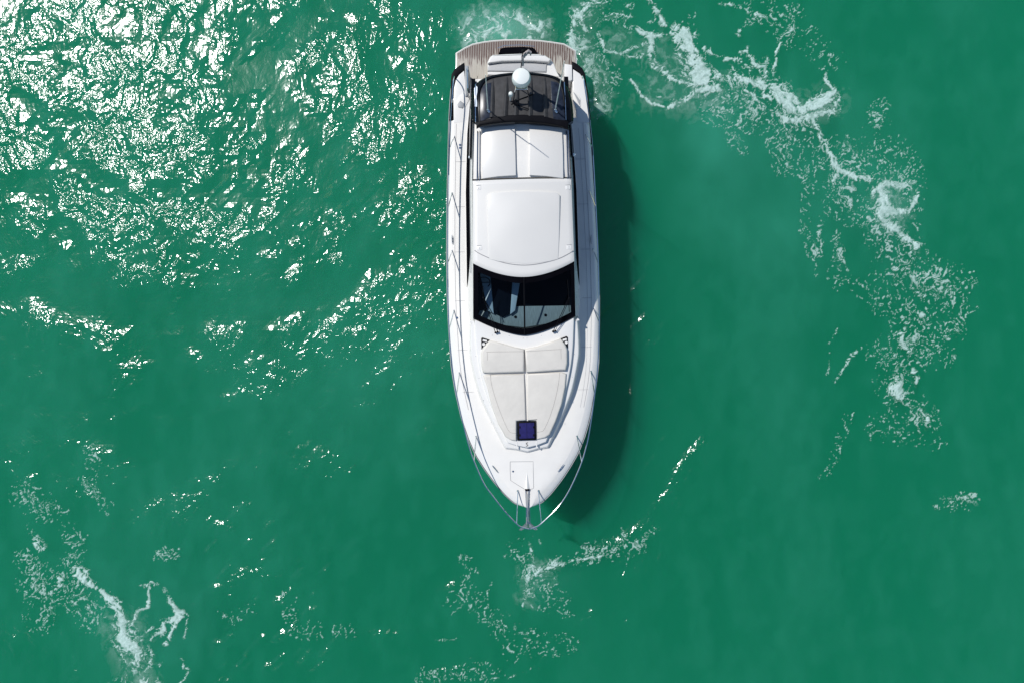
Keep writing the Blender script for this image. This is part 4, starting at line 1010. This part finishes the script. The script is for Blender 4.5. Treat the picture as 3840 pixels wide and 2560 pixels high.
# chop: how ruffled the surface is; patches of smoother and rougher water
C = np.zeros_like(GX)
p1 = fbm(GX * .33 + 5, GY * .33 + 2, 101, 4, .55); p2 = fbm(GX * 1.0, GY * 1.0, 120, 3, .5)
def gauss(px, py, sx, sy, amp, rot=0):
    cx, cyy = (px - 1920) * WS, (1280 - py) * WS; sx, sy = sx * WS, sy * WS; c_, s_ = math.cos(rot), math.sin(rot)
    u = (GX - cx) * c_ + (GY - cyy) * s_; v_ = -(GX - cx) * s_ + (GY - cyy) * c_
    return amp * np.exp(-(u / sx) ** 2 - (v_ / sy) ** 2)
pxx, pyy = GX / WS + 1920, 1280 - GY / WS
base = .20 + (.43 + .32 * np.clip((pyy - 300) / 900, 0, 1)) * np.exp(-(np.hypot((pxx - 650) / 1350, (pyy - 330) / 1040)) ** 4) + gauss(1560, 700, 300, 650, .45) + gauss(1350, 1200, 420, 330, .30) + gauss(300, 880, 620, 270, 1.0) + gauss(1100, 1000, 500, 260, .35)
base = base * (1 - .85 * sstep(2050 * 1.0, 2450, GX / WS + 1920)) + .06
C = base * (.22 + 1.15 * sstep(.38, .60, .55 * p1 + .45 * p2))
for a in ((1200, 1750, 160, 60, .9, 0), (600, 1950, 170, 60, .8, .2), (700, 1900, 200, 70, .7, .6), (180, 2380, 180, 110, .9, .1), (1200, 1300, 220, 120, .7, .3),
          (1750, 2240, 90, 60, 1.3, 0), (1890, 2350, 80, 40, 1.2, .4), (2280, 2060, 110, 40, 1.0, .3), (2520, 1860, 190, 32, .8, .85), (2400, 2010, 150, 30, 1.1, .7), (2600, 1720, 90, 28, 1.1, .9), (2150, 2200, 120, 40, .9, .3), (900, 2200, 150, 50, .9, .5), (250, 1250, 260, 60, .5, -.3), (980, 1480, 120, 50, .8, .2), (2420, 2180, 170, 90, 1.0, .8), (2300, 2300, 190, 60, .9, .7),
          (1480, 2400, 130, 40, .9, .1), (1700, 2530, 260, 40, .8, .1), (2080, 2490, 200, 60, .7, .4), (2230, 260, 60, 160, .8, 0), (330, 1780, 120, 120, .7, 0), (60, 1760, 90, 120, .6, 0)):
    C = C + gauss(*a) * (.6 + 2.6 * p2)
st1 = fbm(GX * .9 + GY * .8, (GY - GX * .8) * 2.6, 201, 3); st2 = fbm(GX * .25, GY * .25, 222, 3)
def lane(pts, wd, a):
    m = np.zeros_like(GX); wob = (fbm(GX * .8, GY * .8, 301, 3) - .5) * 1.2
    P = [((a_ - 1920) * WS, (1280 - b_) * WS) for a_, b_ in pts]
    for (ax_, ay), (bx, by) in zip(P[:-1], P[1:]):
        t = np.clip(((GX + wob - ax_) * (bx - ax_) + (GY + wob * .7 - ay) * (by - ay)) / ((bx - ax_) ** 2 + (by - ay) ** 2), 0, 1)
        d = np.hypot(GX + wob - ax_ - t * (bx - ax_), GY + wob * .7 - ay - t * (by - ay)); m = np.maximum(m, a * np.exp(-(d / (wd * WS)) ** 4))
    return m
calm = np.zeros_like(GX)
for p_, w_ in (([(1250, 20), (1070, 160), (930, 250), (950, 340), (1080, 400), (1210, 500)], 62), ([(60, 380), (140, 520), (260, 640), (420, 720)], 45), ([(600, 720), (760, 700), (960, 760)], 50), ([(1250, 560), (1330, 760), (1380, 1000)], 75), ([(700, 1180), (1000, 1160), (1300, 1080)], 70), ([(180, 1060), (420, 1130), (600, 1300)], 90)):
    calm = np.maximum(calm, lane(p_, w_, .88))
C = C * (1 - calm)
wide = np.clip(1.15 - np.hypot((pxx - 1100) / 1500, (pyy - 1500) / 1500) ** 3, 0, 1)
C = C + wide * 1.3 * sstep(.60, .72, st1) * sstep(.42, .58, st2) + .15
MK = gauss(2600, 480, 520, 260, .26) + gauss(2300, 200, 160, 160, .14) + gauss(1880, 110, 120, 80, .55) + gauss(2900, 800, 350, 300, .12) + gauss(1350, 1350, 420, 420, .14) + gauss(3330, 760, 120, 160, .15) + gauss(500, 2400, 200, 200, .15) + gauss(2030, 2180, 140, 120, .15)
MK = MK * (.4 + 1.2 * fbm(GX * .6, GY * .6, 240, 4))
MK = MK + .075 * sstep(.40, .70, fbm(GX * .35, GY * .16, 250, 5)) + .035 * sstep(.42, .75, fbm(GX * 1.5 + GY * .2, GY * .5, 260, 4, .6)) + .04 * sstep(.45, .7, fbm(GX * 2.6, GY * 1.7, 270, 2))  # broad silt clouds; the finer streaks paint the tone of ripples
MK = MK * (1 - np.clip(gauss(2290, 1250, 230, 1150, 1.6), 0, 1))
C = np.where(C > .9, .9 + .6 * np.tanh((C - .9) / .6), C)
far = np.clip(np.hypot(GX, GY) / 60 - .4, 0, 1); C = C * (1 - far) + .5 * far
ny, nx = GX.shape
co = np.stack([GX.ravel(), GY.ravel(), np.full(GX.size, SEA)], 1)
j, i = np.meshgrid(np.arange(ny - 1), np.arange(nx - 1), indexing='ij'); j = j.ravel(); i = i.ravel()
q = np.stack([j * nx + i, j * nx + i + 1, (j + 1) * nx + i + 1, (j + 1) * nx + i], 1)
# skirt and bottom
bot = co.copy(); bot[:, 2] = -9.0
edge = list(range(nx)) + [k * nx + nx - 1 for k in range(1, ny)] + [(ny - 1) * nx + k for k in range(nx - 2, -1, -1)] + [k * nx for k in range(ny - 2, 0, -1)]
nb = len(co); eb = {e: nb + k for k, e in enumerate(edge)}
cb = np.array([[co[e][0], co[e][1], -9.0] for e in edge])
sk = np.array([[edge[(k + 1) % len(edge)], edge[k], eb[edge[k]], eb[edge[(k + 1) % len(edge)]]] for k in range(len(edge))])
co = np.concatenate([co, cb]); q = np.concatenate([q, sk]); Cc = np.concatenate([C.ravel(), np.zeros(len(edge))]); Mc = np.concatenate([MK.ravel(), np.zeros(len(edge))])
water = npmesh('water', co.astype(np.float32), q.astype(np.int32), M['water'], {'chop': Cc, 'milk_and_ripple_tone': Mc})
bmw = bmesh.new(); bmw.from_mesh(water.data); bmw.verts.ensure_lookup_table()
f = bmw.faces.new([bmw.verts[eb[e]] for e in reversed(edge)]); bmesh.ops.recalc_face_normals(bmw, faces=bmw.faces); bmw.to_mesh(water.data); bmw.free()
water['kind'] = 'structure'; water['label'] = 'emerald green sea with sun glitter at upper left'
